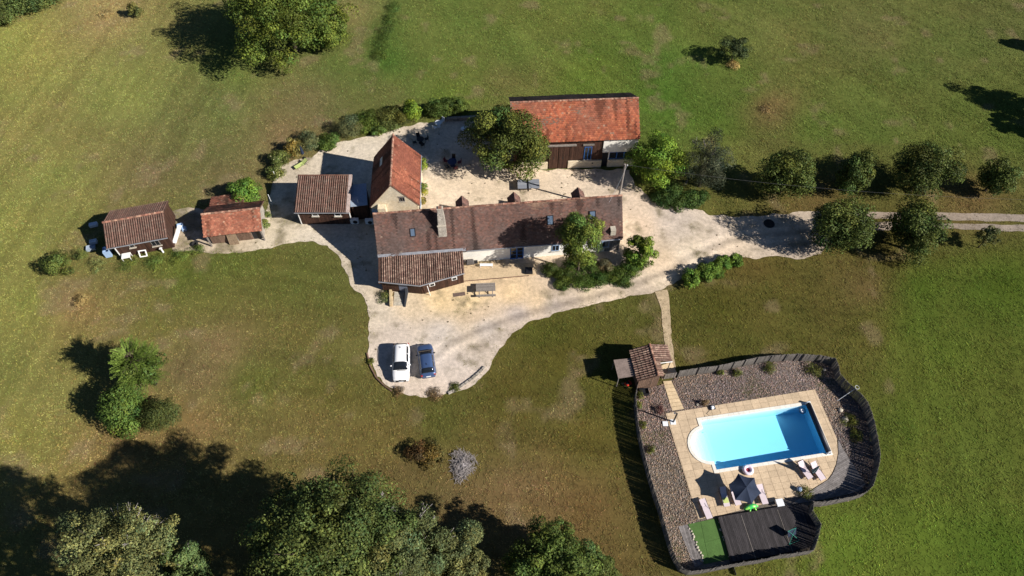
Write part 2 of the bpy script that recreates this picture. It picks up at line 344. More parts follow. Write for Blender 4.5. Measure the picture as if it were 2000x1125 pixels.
def rough(pts, step=.45, amp=.22, seed=1):
    pts = [Vector((p[0], p[1])) for p in pts]; out = []; s = 0
    for i in range(len(pts)):
        p, q = pts[i], pts[(i+1) % len(pts)]; d = (q-p).length; n = max(1, int(d/step)); nrm = Vector((-(q-p).y, (q-p).x))/max(d, 1e-6)
        for k in range(n):
            t = k/n; s += d/n
            off = (fbm(np.array([s/1.6]), np.array([seed*7.3]), seed, 3)[0]-.5)*2*amp*min(1, 4*t*(1-t)+.3)
            v = p.lerp(q, t)+nrm*off; out.append((v.x, v.y))
    return out
def sheet(name, outline, z, colf, m, grid=.5, relief=.0):
    """flat ragged sheet, dense enough to carry a colour survey"""
    P = np.array(outline); lo = P.min(0); hi = P.max(0)
    xs, ys = np.meshgrid(np.arange(lo[0], hi[0], grid), np.arange(lo[1], hi[1], grid))
    Q = np.stack([xs.ravel(), ys.ravel()], 1)+rng.uniform(-.3, .3, (xs.size, 2))*grid
    Q = Q[pip(Q, outline)]
    allp = [Vector(p) for p in outline]+[Vector(q) for q in Q]
    n = len(outline)
    res = delaunay_2d_cdt(allp, [(i, (i+1) % n) for i in range(n)], [list(range(n))], 1, 1e-4)
    V = np.array([(v[0], v[1], z) for v in res[0]]); F = [f for f in res[2]]
    if relief: V[:, 2] += (fbm(V[:, 0]/1.3, V[:, 1]/1.3, 4, 2)-.5)*relief
    F = np.array([f if (V[f[1], 0]-V[f[0], 0])*(V[f[2], 1]-V[f[0], 1])-(V[f[1], 1]-V[f[0], 1])*(V[f[2], 0]-V[f[0], 0]) > 0 else [f[0], f[2], f[1]] for f in F])
    o = mesh_np(name, V, F, m, col=colf(V[:, 0], V[:, 1]))
    return tag(o, kind='structure')

YARD_PX = [(335,412),(380,406),(512,420),(524,395),(533,348),(548,322),(575,312),(610,308),(628,290),(662,278),(700,270),(745,262),(790,246),(830,240),(868,232),(930,228),(1002,240),(1002,330),(1060,332),(1230,332),(1238,362),(1268,386),(1300,401),(1372,411),(1392,420),(1480,424),(1560,412),(1612,414),(1640,440),(1604,497),(1560,506),(1500,501),(1455,503),(1415,505),(1365,530),(1325,548),(1290,567),(1200,586),(1100,609),(1040,626),(1000,651),(975,682),(960,712),(940,737),(900,762),(850,776),(800,773),(760,756),(735,736),(722,702),(718,660),(723,622),(714,592),(690,562),(675,532),(662,502),(640,479),(610,471),(560,476),(520,486),(470,495),(400,494),(350,492),(338,488)]
YARD = rough(GA(YARD_PX), step=.22, amp=.42, seed=3)
GRAV = [(360,430,(170,155,132)),(370,475,(190,170,140)),(450,485,(196,178,148)),(540,460,(205,190,162)),(620,470,(205,192,168)),(560,340,(190,176,152)),(640,300,(205,190,165)),(700,290,(205,192,170)),(860,300,(205,190,170)),(900,370,(214,192,160)),(980,370,(216,194,164)),(1100,360,(218,196,166)),(1200,350,(210,190,166)),(1240,400,(205,182,155)),(1250,440,(206,180,150)),(1310,420,(190,174,158)),(1330,450,(200,184,166)),(1400,445,(200,182,160)),(1480,460,(190,172,150)),(1560,480,(176,158,138)),(1290,510,(212,186,152)),(1300,550,(206,186,158)),(1200,575,(205,182,150)),(1120,590,(180,162,144)),(1080,596,(172,158,146)),(1010,612,(176,162,152)),(950,640,(186,174,164)),(860,650,(196,184,172)),(780,650,(204,188,172)),(820,700,(200,188,176)),(900,720,(202,186,170)),(760,720,(205,188,170)),(840,765,(206,186,164)),(740,610,(206,190,166)),(800,600,(214,190,152)),(860,585,(228,196,138)),(920,592,(232,200,140)),(1000,575,(228,194,140)),(1050,585,(216,186,142)),(960,540,(216,184,140)),(700,520,(190,175,150)),(690,480,(196,182,160)),(930,610,(206,180,146)),(1180,600,(196,180,160)),(1350,490,(214,196,170)),(1430,490,(206,184,156)),(1150,580,(206,184,152)),(1240,560,(180,162,140))]
def _rut(px, off):
    L = [G(*p) for p in px]; out = []
    for i, p in enumerate(L):
        d = (L[min(i+1, len(L)-1)]-L[max(i-1, 0)]).normalized(); out.append(p+Vector((-d.y, d.x, 0))*off)
    return out
_dr = [(1600,452),(1500,458),(1420,472),(1350,500),(1300,532),(1250,552),(1180,574),(1100,594),(1020,616),(950,640),(880,670),(845,700)]
_yd = [(1440,452),(1370,440),(1310,418),(1260,392),(1200,372),(1100,362),(980,372)]
RUTS = [(_rut(_dr, .8), .2), (_rut(_dr, -.8), .2), (_rut(_dr, 0), -.24), (_rut(_yd, .8), -.08), (_rut(_yd, -.8), -.08), (_rut(_dr, 1.9), -.08), (_rut([(1290,480),(1330,440),(1345,425)], 0), -.1)]
def grav_col(X, Y):
    c = field(GRAV, X, Y, 3.0, 14); n = fbm(X/1.1, Y/1.1, 31)-.5; n2 = fbm(X/4, Y/4, 41, 3)-.5; n3 = vnoise(X*3.1, Y*3.1, 77)-.5
    sh = 1+.26*n+.2*n2+.2*n3
    P = np.stack([X, Y], 1)
    for line, amp in RUTS:
        dmin = np.full(len(X), 99.)
        for a, b in zip(line[:-1], line[1:]):
            a = np.array(a.xy); b = np.array(b.xy); ab = b-a; t = np.clip(((P-a)@ab)/(ab@ab), 0, 1); dmin = np.minimum(dmin, np.linalg.norm(P-a-t[:, None]*ab, axis=1))
        sh = sh+amp*np.exp(-(dmin/.38)**2)*(.6+.8*fbm(X/1.5, Y/1.5, 90))
    px, py = pix(X, Y); pt = np.clip((fbm(X/1.4, Y/1.4, 95)-.5)*5+np.clip((560-px)/160, -.6, .55), 0, 1)[:, None]*.75
    c = c*(1-pt)+pt*np.array([[.17, .14, .075]])
    c = c*.76+.24*c.mean(1, keepdims=True)*np.array([[1.07, .99, .92]])
    return np.clip(c*sh[:, None]*1.08*(1+np.outer(n2, [0, .02, .1])), .02, .75)
sheet('gravel_yard', YARD, .006, grav_col, M_gravel, .3, .012)
TRK = [(1600,420,(150,134,118)),(1800,425,(150,136,122)),(2000,436,(146,134,122))]
def trk_col(X, Y):
    c = field(TRK, X, Y); n = fbm(X/.8, Y/.8, 51)-.5; n2 = fbm(X/3, Y/3, 52)-.5
    return np.clip(c*(1+.4*n+.5*n2)[:, None], .02, .7)
TR1 = rough(GA([(1606,413),(1700,414),(1820,414),(2020,420),(2100,424),(2100,438),(2020,434),(1820,429),(1700,427),(1612,428)]), amp=.2, seed=9)
TR2 = rough(GA([(1612,433),(1700,434),(1820,435),(2020,440),(2100,444),(2100,455),(2020,452),(1900,449),(1800,447),(1700,450),(1608,470)]), amp=.2, seed=10)
sheet('wheel_track', TR1, .003, trk_col, M_gravel, .5, .01); sheet('wheel_track', TR2, .003, trk_col, M_gravel, .5, .01)
FOOT = rough(GA([(1279,570),(1290,600),(1295,640),(1299,690),(1302,720),(1320,720),(1317,690),(1310,640),(1308,600),(1303,566)]), step=.3, amp=.22, seed=12)
def foot_col(X, Y):
    n = fbm(X/.9, Y/.9, 61)-.5
    return np.clip(np.array(C(186, 166, 136))[None]*(1+.55*n)[:, None], .02, .7)
sheet('footpath', FOOT, .004, foot_col, M_gravel, .3, .01)

# pool enclosure outline (base of the paling fence)
FENCE = [G(1322,737), G(1360,731), G(1398.7,726.7), G(1428,720), G(1450,715.5), G(1473,710.7), G(1500,707.5), G(1529,705), G(1550,704)]
FENCE += GA([(1572,692),(1602,693.5),(1633,700),(1638,714),(1641,729),(1656,746),(1673,761),(1685,772),(1695,785),(1704,808),(1710,831),(1716,860),(1720,887),(1718,905),(1713,925),(1706,948),(1693,961),(1676,967),(1640,975),(1611,980),(1590,980),(1588,997),(1604,1022.5),(1601,1040),(1597,1055),(1590,1074),(1557,1080),(1524,1084),(1488,1093),(1453,1098),(1410,1106),(1371,1114),(1347,1116),(1331,1108),(1318,1084),(1309,1058),(1300,1028),(1290,990),(1280,962),(1270,928),(1260,890),(1253,860),(1248,835),(1244.6,806),(1242.5,780),(1243,764),(1246,750)], 1.5)
FENCE = [Vector((p.x, p.y, 0)) for p in FENCE]
BED = rough(FENCE+[G(1290,752), G(1300,748)], step=.5, amp=.06, seed=15)
BEDC = [(1400,770,(150,132,122)),(1550,740,(160,142,130)),(1620,800,(176,152,124)),(1660,860,(130,118,112)),(1280,820,(158,136,120)),(1300,930,(150,134,112)),(1330,1000,(150,132,110)),(1330,1060,(158,140,116)),(1340,720,(150,130,108)),(1480,720,(150,132,120)),(1265,780,(150,124,108)),(1660,780,(140,124,112)),(1370,790,(150,132,116))]
def bed_col(X, Y):
    c = field(BEDC, X, Y)*.62; n = fbm(X/.5, Y/.5, 71)-.5; n2 = fbm(X/2.5, Y/2.5, 72)-.5; gr = np.clip((fbm(X/3, Y/3, 75)-.56)*6, 0, .8)[:, None]
    c = (c*.5+.5*c.mean(1, keepdims=True))*(1+.7*n+.3*n2)[:, None]
    return np.clip(c*(1-gr)+gr*np.array([[.085, .085, .03]]), .01, .7)
sheet('stone_bed_ground', BED, .0, bed_col, M_gravel, .35, .02)
# the sheet must not cover the dug-out pool
o = bpy.data.objects['stone_bed_ground']; bm = bmesh.new(); bm.from_mesh(o.data)
def inpool(x, y, m=.0):
    u, v = toP(x, y)
    return (-2.3-m < u < PL+.4+m) and (-.4-m < v < PW+.4+m)
bmesh.ops.delete(bm, geom=[f for f in bm.faces if inpool(*f.calc_center_median()[:2])], context='FACES'); bm.to_mesh(o.data); bm.free()

SHED_PADS = []
def not_grass(P):
    m = pip(P, YARD) | pip(P, TR1) | pip(P, TR2) | pip(P, FOOT) | pip(P, BED)
    for pad in SHED_PADS: m |= pip(P, pad)
    return m

# ------------------------------------------------------------------ roofs and building pieces
PAL = {
 'brown': [((.155,.088,.072),5),((.185,.098,.077),4),((.12,.076,.066),4),((.22,.105,.076),1.2),((.14,.104,.09),2)],
 'red': [((.23,.076,.046),4),((.27,.092,.054),4),((.19,.062,.04),3),((.33,.13,.075),2),((.16,.068,.05),1)],
 'orange': [((.36,.105,.052),4),((.32,.088,.046),4),((.42,.145,.072),3),((.21,.066,.042),3),((.16,.07,.05),1.2),((.45,.21,.12),1)],
 'old': [((.3,.11,.07),4),((.28,.09,.055),4),((.42,.18,.11),3),((.2,.085,.06),2),((.5,.33,.22),.7)],
}
def flat_tiles(parent, P0, U, V, L, W, tw, ex, pal, seed, moss=None, jit=.012, name='roof_tiles'):
    U = np.array(U, float); V = np.array(V, float); P0 = np.array(P0, float); N = np.cross(U, V); N /= np.linalg.norm(N)
    nu = int(L/tw); nv = int(W/ex); tw = L/nu; ex = W/nv; r = np.random.default_rng(seed)
    jj, ii = np.meshgrid(np.arange(nv), np.arange(nu), indexing='ij'); ii = ii.ravel(); jj = jj.ravel(); n = len(ii)
    u0 = ii*tw+(jj % 2)*tw*.5-tw*.25; v0 = jj*ex+r.normal(0, jit, n); h = .028+r.normal(0, jit*.5, n).clip(-.015, .02)
    u0 = np.clip(u0, 0, L-tw*.6); u1 = np.minimum(u0+tw*.96, L)
    sag = (fbm(u0/4, v0/2.5, seed+5, 2)-.5)*.12
    P = lambda u, v, z: P0+u[:, None]*U+v[:, None]*V+(z+sag)[:, None]*N
    v1 = np.minimum(v0+ex*1.12, W)
    vs = np.stack([P(u0, v0, h), P(u1, v0, h), P(u1, v1, h*.15), P(u0, v1, h*.15), P(u0, v0, h*0-.02), P(u1, v0, h*0-.02)], 1).reshape(-1, 3)
    k = np.arange(n)*6
    F = np.concatenate([np.stack([k, k+1, k+2, k+3], 1), np.stack([k+4, k+5, k+1, k], 1)])
    cols = np.array([c for c, _ in PAL[pal]]); wts = np.array([x for _, x in PAL[pal]]); idx = r.choice(len(cols), n, p=wts/wts.sum())
    c = cols[idx]*.55+.45*(cols*wts[:, None]).sum(0)/wts.sum()
    c = c*(1+.5*(fbm(u0/1.8, v0/1.2, seed)-.5)+.35*(vnoise(u0*1.3, v0*.12, seed+3)-.5))[:, None]
    if moss is not None:
        mc, amt, sc = moss; m = np.clip((fbm(u0/sc, v0/(sc*.7), seed+9)-.47)*5, 0, 1)[:, None]*amt
        c = c*(1-m)+m*np.array(mc)[None]
    lich = r.uniform(size=n) < .008; c[lich] = c[lich]*.5+.5*np.array([.3, .24, .18])
    strk = np.clip((vnoise(u0*2.1, v0*.18, seed+31)-.68)*4, 0, .5)[:, None]; c = c*(1-strk)
    c = c*r.uniform(.82, 1.18, (n, 1))
    o = mesh_np(name, vs, F, M_tile, parent, col=np.repeat(np.clip(c, .01, .8), 6, 0)); o['kind'] = 'stuff'
    return o
_rows = {}
def canal_rows(parent, P0, U, V, L, W, sp=.25, m=None, key='', lens=None, name='tile_row'):
    """one object for each run of half-round tiles; P0 lower corner, U along the eave, V up the slope"""
    U = Vector(U).normalized(); V = Vector(V).normalized(); N = U.cross(V).normalized(); n = int(round(L/sp)); sp = L/n; m = m or M_canal
    for i in range(n):
        u = (i+.5)*sp; a, b = (0, W) if lens is None else lens(u)
        wl = b-a; k = (key, round(wl, 2))
        if k not in _rows:
            nt = max(2, int(wl/.42)); ex = wl/nt; mb = MB(); r = sp*.33
            for t in range(nt):
                for e, (vv, rr, hh) in enumerate(((t*ex, r*1.12, .035), (t*ex+ex*1.06, r*.9, .0))):
                    for s in range(6):
                        an = math.pi*s/5; mb.v.append((rr*math.cos(an), min(vv, wl), hh+rr*math.sin(an)*.85))
                b0 = t*12
                for s in range(5): mb.f.append((b0+s, b0+s+1, b0+6+s+1, b0+6+s))
                mb.f.append(tuple(b0+s for s in range(6))[::-1])
            o = mb.build(name, m, parent, smooth=False, fix=False); _rows[k] = o
        else:
            o = bpy.data.objects.new(name, _rows[k].data); COL.objects.link(o); o.parent = parent
        M = Matrix((U, V, N)).transposed().to_4x4(); jw = random.uniform(-.03, .02)
        M.translation = Vector(P0)+U*u+V*(a+jw)+N*random.uniform(0, .012)
        o.matrix_local = M
_rt = {}
def ridge_tiles(parent, A, B, n, r=.13, m=None, key='r', name='ridge_tile'):
    A = Vector(A); B = Vector(B); d = (B-A); ln = d.length/n; U = d.normalized(); Z = Vector((0, 0, 1)); S = Z.cross(U)
    k = (key, round(ln, 3), r)
    for i in range(n):
        if k not in _rt:
            mb = MB()
            for (x, rr) in ((0, r*1.12), (ln*1.06, r*.88)):
                for s in range(7):
                    an = math.pi*(s/6*1.16-.08); mb.v.append((x, rr*math.cos(an), rr*math.sin(an)))
            for s in range(6): mb.f.append((s, s+1, 8+s, 7+s))
            mb.f.append(tuple(range(7))); o = mb.build(name, m or M_ridge, parent, fix=False); _rt[k] = o
        else:
            o = bpy.data.objects.new(name, _rt[k].data); COL.objects.link(o); o.parent = parent
        M = Matrix((U, S, Z)).transposed().to_4x4(); M.translation = A+U*ln*i+Vector((0, 0, random.uniform(-.012, .012)))
        o.matrix_local = M @ Matrix.Rotation(random.uniform(-.03, .03), 4, 'Z')
def wallbox(name, root, x0, x1, y0, y1, z1, m, t=.3, gable=None, ridge=None):
    """closed wall shell as a solid prism; gable='x' (ridge along x) or 'y'"""
    if gable == 'x':
        prof = [(y0, 0), (y1, 0), (y1, z1), ((y0+y1)/2, ridge), (y0, z1)]; return MB().extr(prof, 'x', x0, x1).build(name, m, root)
    if gable == 'y':
        prof = [(x0, 0), (x1, 0), (x1, z1), ((x0+x1)/2, ridge), (x0, z1)]; return MB().extr(prof, 'y', y0, y1).build(name, m, root)
    return MB().b2((x0, y0, 0), (x1, y1, z1)).build(name, m, root)
def slope(root, P0, U, L, V, W, th=.1, m=None, name='roof'):
    """roof slab; P0 lower corner on top surface"""
    U = Vector(U).normalized(); V = Vector(V).normalized(); N = U.cross(V).normalized(); P0 = Vector(P0); mb = MB()
    q = [P0, P0+U*L, P0+U*L+V*W, P0+V*W]
    mb.add([p-N*.02 for p in q]+[p-N*(th+.02) for p in q], [(0, 1, 2, 3), (7, 6, 5, 4), (0, 4, 5, 1), (1, 5, 6, 2), (2, 6, 7, 3), (3, 7, 4, 0)])
    return mb.build(name, m or M_woodb, root)
def window(root, x, z, wd, ht, y=0, fm=None, panes=2, name='window', axis='x', sill=True, shutters=None):
    """frame standing proud of a wall facing -y (axis x) ; child panes"""
    fm = fm or M_wpaint; mb = MB(); f = .07
    def bx(a, b):
        if axis == 'x': mb.b2((x+a[0], y+a[1], z+a[2]), (x+b[0], y+b[1], z+b[2]))
        else: mb.b2((x-a[1], y+a[0], z+a[2]), (x-b[1], y+b[0], z+b[2]))
    bx((-wd/2, -.05, -ht/2), (-wd/2+f, .02, ht/2)); bx((wd/2-f, -.05, -ht/2), (wd/2, .02, ht/2))
    bx((-wd/2+f, -.05, ht/2-f), (wd/2-f, .02, ht/2)); bx((-wd/2+f, -.05, -ht/2), (wd/2-f, .02, -ht/2+f))
    for i in range(1, panes): bx((-wd/2+wd*i/panes-.025, -.045, -ht/2+f), (-wd/2+wd*i/panes+.025, .02, ht/2-f))
    o = mb.build(name, fm, root)
    for i in range(panes):
        mb = MB(); w0 = -wd/2+wd*i/panes+.03; w1 = w0+wd/panes-.06
        if axis == 'x': mb.b2((x+w0, y-.02, z-ht/2+f), (x+w1, y+.015, z+ht/2-f))
        else: mb.b2((x+.02, y+w0, z-ht/2+f), (x-.015, y+w1, z+ht/2-f))
        mb.build('pane', M_glass, o)
    if sill and axis == 'x': MB().b2((x-wd/2-.1, y-.16, z-ht/2-.08), (x+wd/2+.1, y+.02, z-ht/2-.004)).build('sill', M_stone, o)
    return o
def planks(root, x0, x1, y, z0, z1, m, wd=.22, name='plank', topf=None, axis='x', depth=.03):
    """vertical cladding boards proud of a wall"""
    n = max(1, int(round((x1-x0)/wd))); s = (x1-x0)/n
    for i in range(n):
        a = x0+i*s; zt = z1 if topf is None else topf(a+s/2)
        d = depth+random.uniform(0, .018)
        if axis == 'x': MB().b2((a+.008, y-d, z0), (a+s-.008, y, zt)).build(name, m, root, fix=False)
        else: MB().b2((y, a+.008, z0), (y+d, a+s-.008, zt)).build(name, m, root, fix=False)
def root_between(A, B, name, label, cat):
    d = B-A; return thing(name, (A.x, A.y, 0), math.atan2(d.y, d.x), label, cat), (Vector((d.x, d.y))).length

# ---- farmhouse
EZ = 2.7; RISE = 3.85; HW = 3.25
fh, FL = root_between(G(738,503,EZ), G(1217,466,EZ), 'farmhouse', 'long low farmhouse with brown tiled roof, stone chimney and white front wall', 'house')
D2 = 2*HW
wallbox('wall', fh, .15, FL-.15, .35, D2-.35, EZ+.3, M_white, gable='x', ridge=EZ+RISE-.25)
sl_ = math.hypot(HW, RISE); Vf = (0, HW/sl_, RISE/sl_); Vb = (0, -HW/sl_, RISE/sl_)
rf = slope(fh, (0, 0, EZ), (1, 0, 0), FL, Vf, sl_)
flat_tiles(rf, (0, 0, EZ), (1, 0, 0), Vf, FL, sl_, .24, .17, 'brown', 1, moss=((.115, .088, .08), .8, 5.5))
rb = slope(fh, (FL, D2, EZ), (-1, 0, 0), FL, Vb, sl_)
flat_tiles(rb, (FL, D2, EZ), (-1, 0, 0), Vb, FL, sl_, .3, .25, 'brown', 2)
ridge_tiles(fh, (0, HW, EZ+RISE-.02), (FL, HW, EZ+RISE-.02), 58, .12, key='fh')
MB().tube([(5.6*1.8, -.05, EZ-.06), (FL-.1, -.05, EZ-.06)], .07, 8).build('gutter', M_zinc, fh)
LTW = 10.0
MB().add([(0, -.02, EZ+.02), (LTW, -.02, EZ+.02), (LTW, .2, EZ+.27), (0, .2, EZ+.27)], [(0, 1, 2, 3)]).build('flashing', M_zinc, fh)
# skylights
def skylight(x, t, wd=.62, ht=.95):
    P = Vector((x, HW*t, EZ+RISE*t)); V = Vector(Vf); U = Vector((1, 0, 0)); N = U.cross(V); mb = MB()
    def bx(a, b, c0, c1, h): 
        q = [P+U*a+V*c0, P+U*b+V*c0, P+U*b+V*c1, P+U*a+V*c1]; mb.add([p+N*h for p in q]+[p for p in q], [(0, 1, 2, 3), (0, 4, 5, 1), (1, 5, 6, 2), (2, 6, 7, 3), (3, 7, 4, 0)])
    f = .08
    bx(-wd/2, -wd/2+f, 0, ht, .12); bx(wd/2-f, wd/2, 0, ht, .12); bx(-wd/2+f, wd/2-f, 0, f, .12); bx(-wd/2+f, wd/2-f, ht-f, ht, .12)
    s = mb.build('skylight', M_blackm, fh); mb = MB(); bx(-wd/2+f, wd/2-f, f, ht-f, .09); mb.build('pane', MATS.get('skyglass') or mat('skyglass', (.1, .14, .2), .05, spec=.8, noise=.05, nscale=1), s)
def fx(px, py_e=None): return (px-738)/(1217-738)*FL
skylight(fx(809.5), .42); skylight(fx(1075), .45, .75, 1.1); skylight(fx(1158), .5, .75, 1.0)
# chimney: wide hearth stack stepping back as it rises
cxm = fx(866); mb = MB()
def frus(x0, x1, y0, y1, z0, X0, X1, Y0, Y1, z1):
    mb.add([(x0, y0, z0), (x1, y0, z0), (x1, y1, z0), (x0, y1, z0), (X0, Y0, z1), (X1, Y0, z1), (X1, Y1, z1), (X0, Y1, z1)],
           [(0, 3, 2, 1), (4, 5, 6, 7), (0, 1, 5, 4), (1, 2, 6, 5), (2, 3, 7, 6), (3, 0, 4, 7)])
hw_ = .5
frus(cxm-hw_, cxm+hw_, .95, 2.6, 3.2, cxm-hw_*.93, cxm+hw_*.93, 1.5, 2.6, 5.6)
frus(cxm-hw_*.86, cxm+hw_*.86, 1.62, 2.55, 5.6, cxm-hw_*.76, cxm+hw_*.76, 1.95, 2.5, 7.0)
frus(cxm-hw_*.7, cxm+hw_*.7, 2.0, 2.45, 7.0, cxm-hw_*.62, cxm+hw_*.62, 2.1, 2.45, 7.75)
ch = mb.build('chimney', M_stoned, rf, bevel=.03)
MB().b2((cxm-.36, 2.02, 7.752), (cxm+.36, 2.52, 7.84)).build('cap', M_stone, ch)
MB().b2((cxm-.2, 2.1, 7.842), (cxm+.2, 2.4, 8.0)).build('pot', M_ridge, ch)
MB().b2((cxm-hw_*1.02, 1.4, 5.55), (cxm+hw_*1.02, 1.6, 5.63)).build('ledge', M_stone, ch)
# rear dormers
for px in (894, 995, 1121):
    x = fx(px+14); mb = MB(); hw2 = .72; zr = EZ+RISE-.05; ya = HW-.05; yb = HW+1.75; zl = zr-.95
    dm = MB().b2((x-hw2+.12, HW+.4, 3.0), (x+hw2-.12, yb-.2, zl)).build('dormer', M_white, fh)
    mb.add([(x, ya, zr), (x, yb, zr), (x-hw2, yb, zl), (x-hw2, ya, zl)], [(0, 1, 2, 3)]); mb.add([(x, ya, zr), (x, yb, zr), (x+hw2, yb, zl), (x+hw2, ya, zl)], [(0, 3, 2, 1)])
    mb.add([(x, yb, zr), (x-hw2, yb, zl), (x+hw2, yb, zl)], [(0, 1, 2)])
    mb.build('dormer_roof', M_woodb, dm)
    for sx in (-1, 1):
        s2 = math.hypot(hw2, .95); U = (0, 1, 0) if sx > 0 else (0, -1, 0); Vd = (-sx*hw2/s2, 0, .95/s2)
        flat_tiles(dm, (x+sx*hw2, ya if sx > 0 else yb, zl), U, Vd, yb-ya, s2, .24, .17, 'brown', 20+sx)
# front openings
dz = .98
dx = fx(1008, 0); 
dr = MB().b2((dx-.8, .27, .02), (dx+.8, .33, 2.35)).build('french_door', M_bluep, fh)
for k in range(2):
    for j in range(3):
        MB().b2((dx-.7+k*.75, .25, .25+j*.66), (dx-.08+k*.75, .29, .82+j*.66)).build('pane', M_glass, dr)
for px in (1085, 1130, 1185):
    wn = window(fh, fx(px), 1.45, .9, 1.1, .35, M_bluel, 2)
planks(fh, FL-1.9, FL-.2, .35, .1, 2.2, M_woodg, .28, name='door_board')
for s in (0, 1):
    window(fh, (-.15 if s else 0)+FL-.15, 1.4, .1, .1, 1.0+s*3, M_bluel, 1, axis='y', sill=False)
MB().b2((fx(1197)-.3, .3, 2.9), (fx(1197)+.3, 1.4, 3.9)).build('small_chimney', M_stone, rf)
# ---- lean-to on the farmhouse front (one thing with it: part of the house fabric)
I = fh.matrix_basis if False else (Matrix.Translation(fh.location) @ Matrix.Rotation(fh.rotation_euler.z, 4, 'Z'))
Ii = I.inverted()
def L_(px, py, z): return Ii @ G(px, py, z)
LE = 2.15
e0 = L_(742, 551, LE); e1 = L_(820, 558, LE); e2 = L_(907, 535, LE)
LTW = e2.x
def eave_y(x):
    return e0.y+(e1.y-e0.y)*(x-e0.x)/(e1.x-e0.x) if x < e1.x else e1.y+(e2.y-e1.y)*(x-e1.x)/(e2.x-e1.x)
ymin = e1.y; slp = (EZ-LE)/(-ymin)*1.0
def lz(y): return EZ+.03+y*slp
prof = [(0.05, -.01), (LTW, -.01), (LTW, e2.y+.05), (e1.x, e1.y+.05), (.05, e0.y+.05)]
mb = MB(); n = len(prof); mb.add([(p[0], p[1], lz(p[1])) for p in prof]+[(p[0], p[1], lz(p[1])-.12) for p in prof], [tuple(range(n)), tuple(range(n, 2*n))[::-1]]+[(i, (i+1) % n, n+(i+1) % n, n+i) for i in range(n)])
lr = mb.build('lean_to_roof', M_under, fh)
sV = Vector((0, 1, slp)).normalized(); W0 = -ymin/sV.y
canal_rows(lr, (.35, ymin, lz(ymin)+.01), (1, 0, 0), sV, LTW-.35, W0, .245, M_canal_b, 'lt', lens=lambda u: (((eave_y(u+.35)-ymin)/sV.y), W0-.02))
MB().b2((0, e0.y, 1.9), (.33, -.02, 2.2)).build('verge_board', mat('orange_fascia', (.42, .18, .07), .8, noise=.2, nscale=3), lr)
g_ = [(0.02, e0.y-.05, lz(e0.y)-.05), (e1.x, e1.y-.05, lz(e1.y)-.05), (LTW, e2.y-.05, lz(e2.y)-.05)]
MB().tube(g_, .07, 8).build('gutter', M_zinc, lr)
wl = [L_(746, 566, 0), L_(834, 576, 0), L_(907, 552, 0)]
wl = [(0.25, e0.y+.35), (e1.x+.1, e1.y+.35), (LTW-.15, e2.y+.35)]
MB().prism([wl[0], wl[1], wl[2], (LTW-.15, .35), (.25, .35)], 0, 1.95).build('lean_to_wall', M_wood, fh)
def along(a, b, t): return (a[0]+(b[0]-a[0])*t, a[1]+(b[1]-a[1])*t)
def wallseg(a, b, m, wd=.2, z0=.02, z1=1.98, name='plank', off=.03):
    d = Vector((b[0]-a[0], b[1]-a[1])); n = int(d.length/wd); ang = math.atan2(d.y, d.x)
    for i in range(n):
        p = along(a, b, (i+.5)/n); nn = Vector((d.y, -d.x)).normalized()*(off+random.uniform(0, .012))
        MB().box((p[0]+nn.x, p[1]+nn.y, (z0+z1)/2), (d.length/n-.012, .04, z1-z0), ang).build(name, m, fh, fix=False)
wallseg(wl[0], along(wl[0], wl[1], .42), M_wood); wallseg(along(wl[0], wl[1], .64), wl[1], M_wood); wallseg(wl[1], wl[2], M_wood)
pd = along(wl[0], wl[1], .53); a_ = math.atan2(wl[1][1]-wl[0][1], wl[1][0]-wl[0][0])
MB().box((pd[0], pd[1]-.05, 1.0), (.95, .05, 1.9), a_).build('door', mat('grey_blue_door', (.16, .18, .24), .6, noise=.1, nscale=3), fh)
MB().tube([(e1.x+.95, e1.y+.05, .02), (e1.x+.8, e1.y-.03, LE-.15)], .045, 8).build('downpipe', M_wpaint, fh)
for t, m_ in ((.25, M_wpaint), (.78, M_wpaint)):
    p = along(wl[1], wl[2], t); a2 = math.atan2(wl[2][1]-wl[1][1], wl[2][0]-wl[1][0])
    q = MB().box((p[0]+.02, p[1]-.07, 1.35), (.62, .06, .55), a2).build('window', m_, fh); MB().box((p[0]+.03, p[1]-.1, 1.35), (.46, .03, .4), a2).build('pane', M_glass, q)

# ---- steep gabled house beside the farmhouse (ridge runs away from the viewer)
gz, gr = 3.6, 7.3
A = G(718.5, 401, gz); B = G(815.5, 399, gz); Fa = G(762, 362, gr); Ba = G(768, 262, gr)
gh = thing('gabled_house', (Fa.x, Fa.y, 0), math.atan2((Ba-Fa).y, (Ba-Fa).x)-math.pi/2, 'steep red roofed house with cream gable and small square attic window', 'house')
GD = (Ba-Fa).length; ghw = (B-A).length/2
wallbox('wall', gh, -ghw+.18, ghw-.18, .03, GD-.2, gz+.2, M_cream, gable='y', ridge=gr-.13)
s_ = math.hypot(ghw, gr-gz)
Vr = (-ghw/s_, 0, (gr-gz)/s_); Vl = (ghw/s_, 0, (gr-gz)/s_)
r1 = slope(gh, (ghw, 0, gz), (0, 1, 0), GD, Vr, s_, .06); flat_tiles(r1, (ghw, 0, gz), (0, 1, 0), Vr, GD, s_, .2, .15, 'red', 5, moss=((.17, .06, .042), .6, 2.5))
r2 = slope(gh, (-ghw, GD, gz), (0, -1, 0), GD, Vl, s_, .06); flat_tiles(r2, (-ghw, GD, gz), (0, -1, 0), Vl, GD, s_, .2, .15, 'red', 6, moss=((.12, .05, .04), .6, 2.5))
ridge_tiles(gh, (0, 0, gr), (0, GD, gr), 26, .13, key='gh')
wq = window(gh, 1.05, 4.85, .62, .75, .03, M_woodg, 2, sill=False)
MB().b2((.62, -.05, 4.4), (1.5, .02, 4.47)).build('sill', M_stone, wq); MB().b2((.62, -.04, 5.26), (1.5, .02, 5.36)).build('lintel', M_woodg, wq)
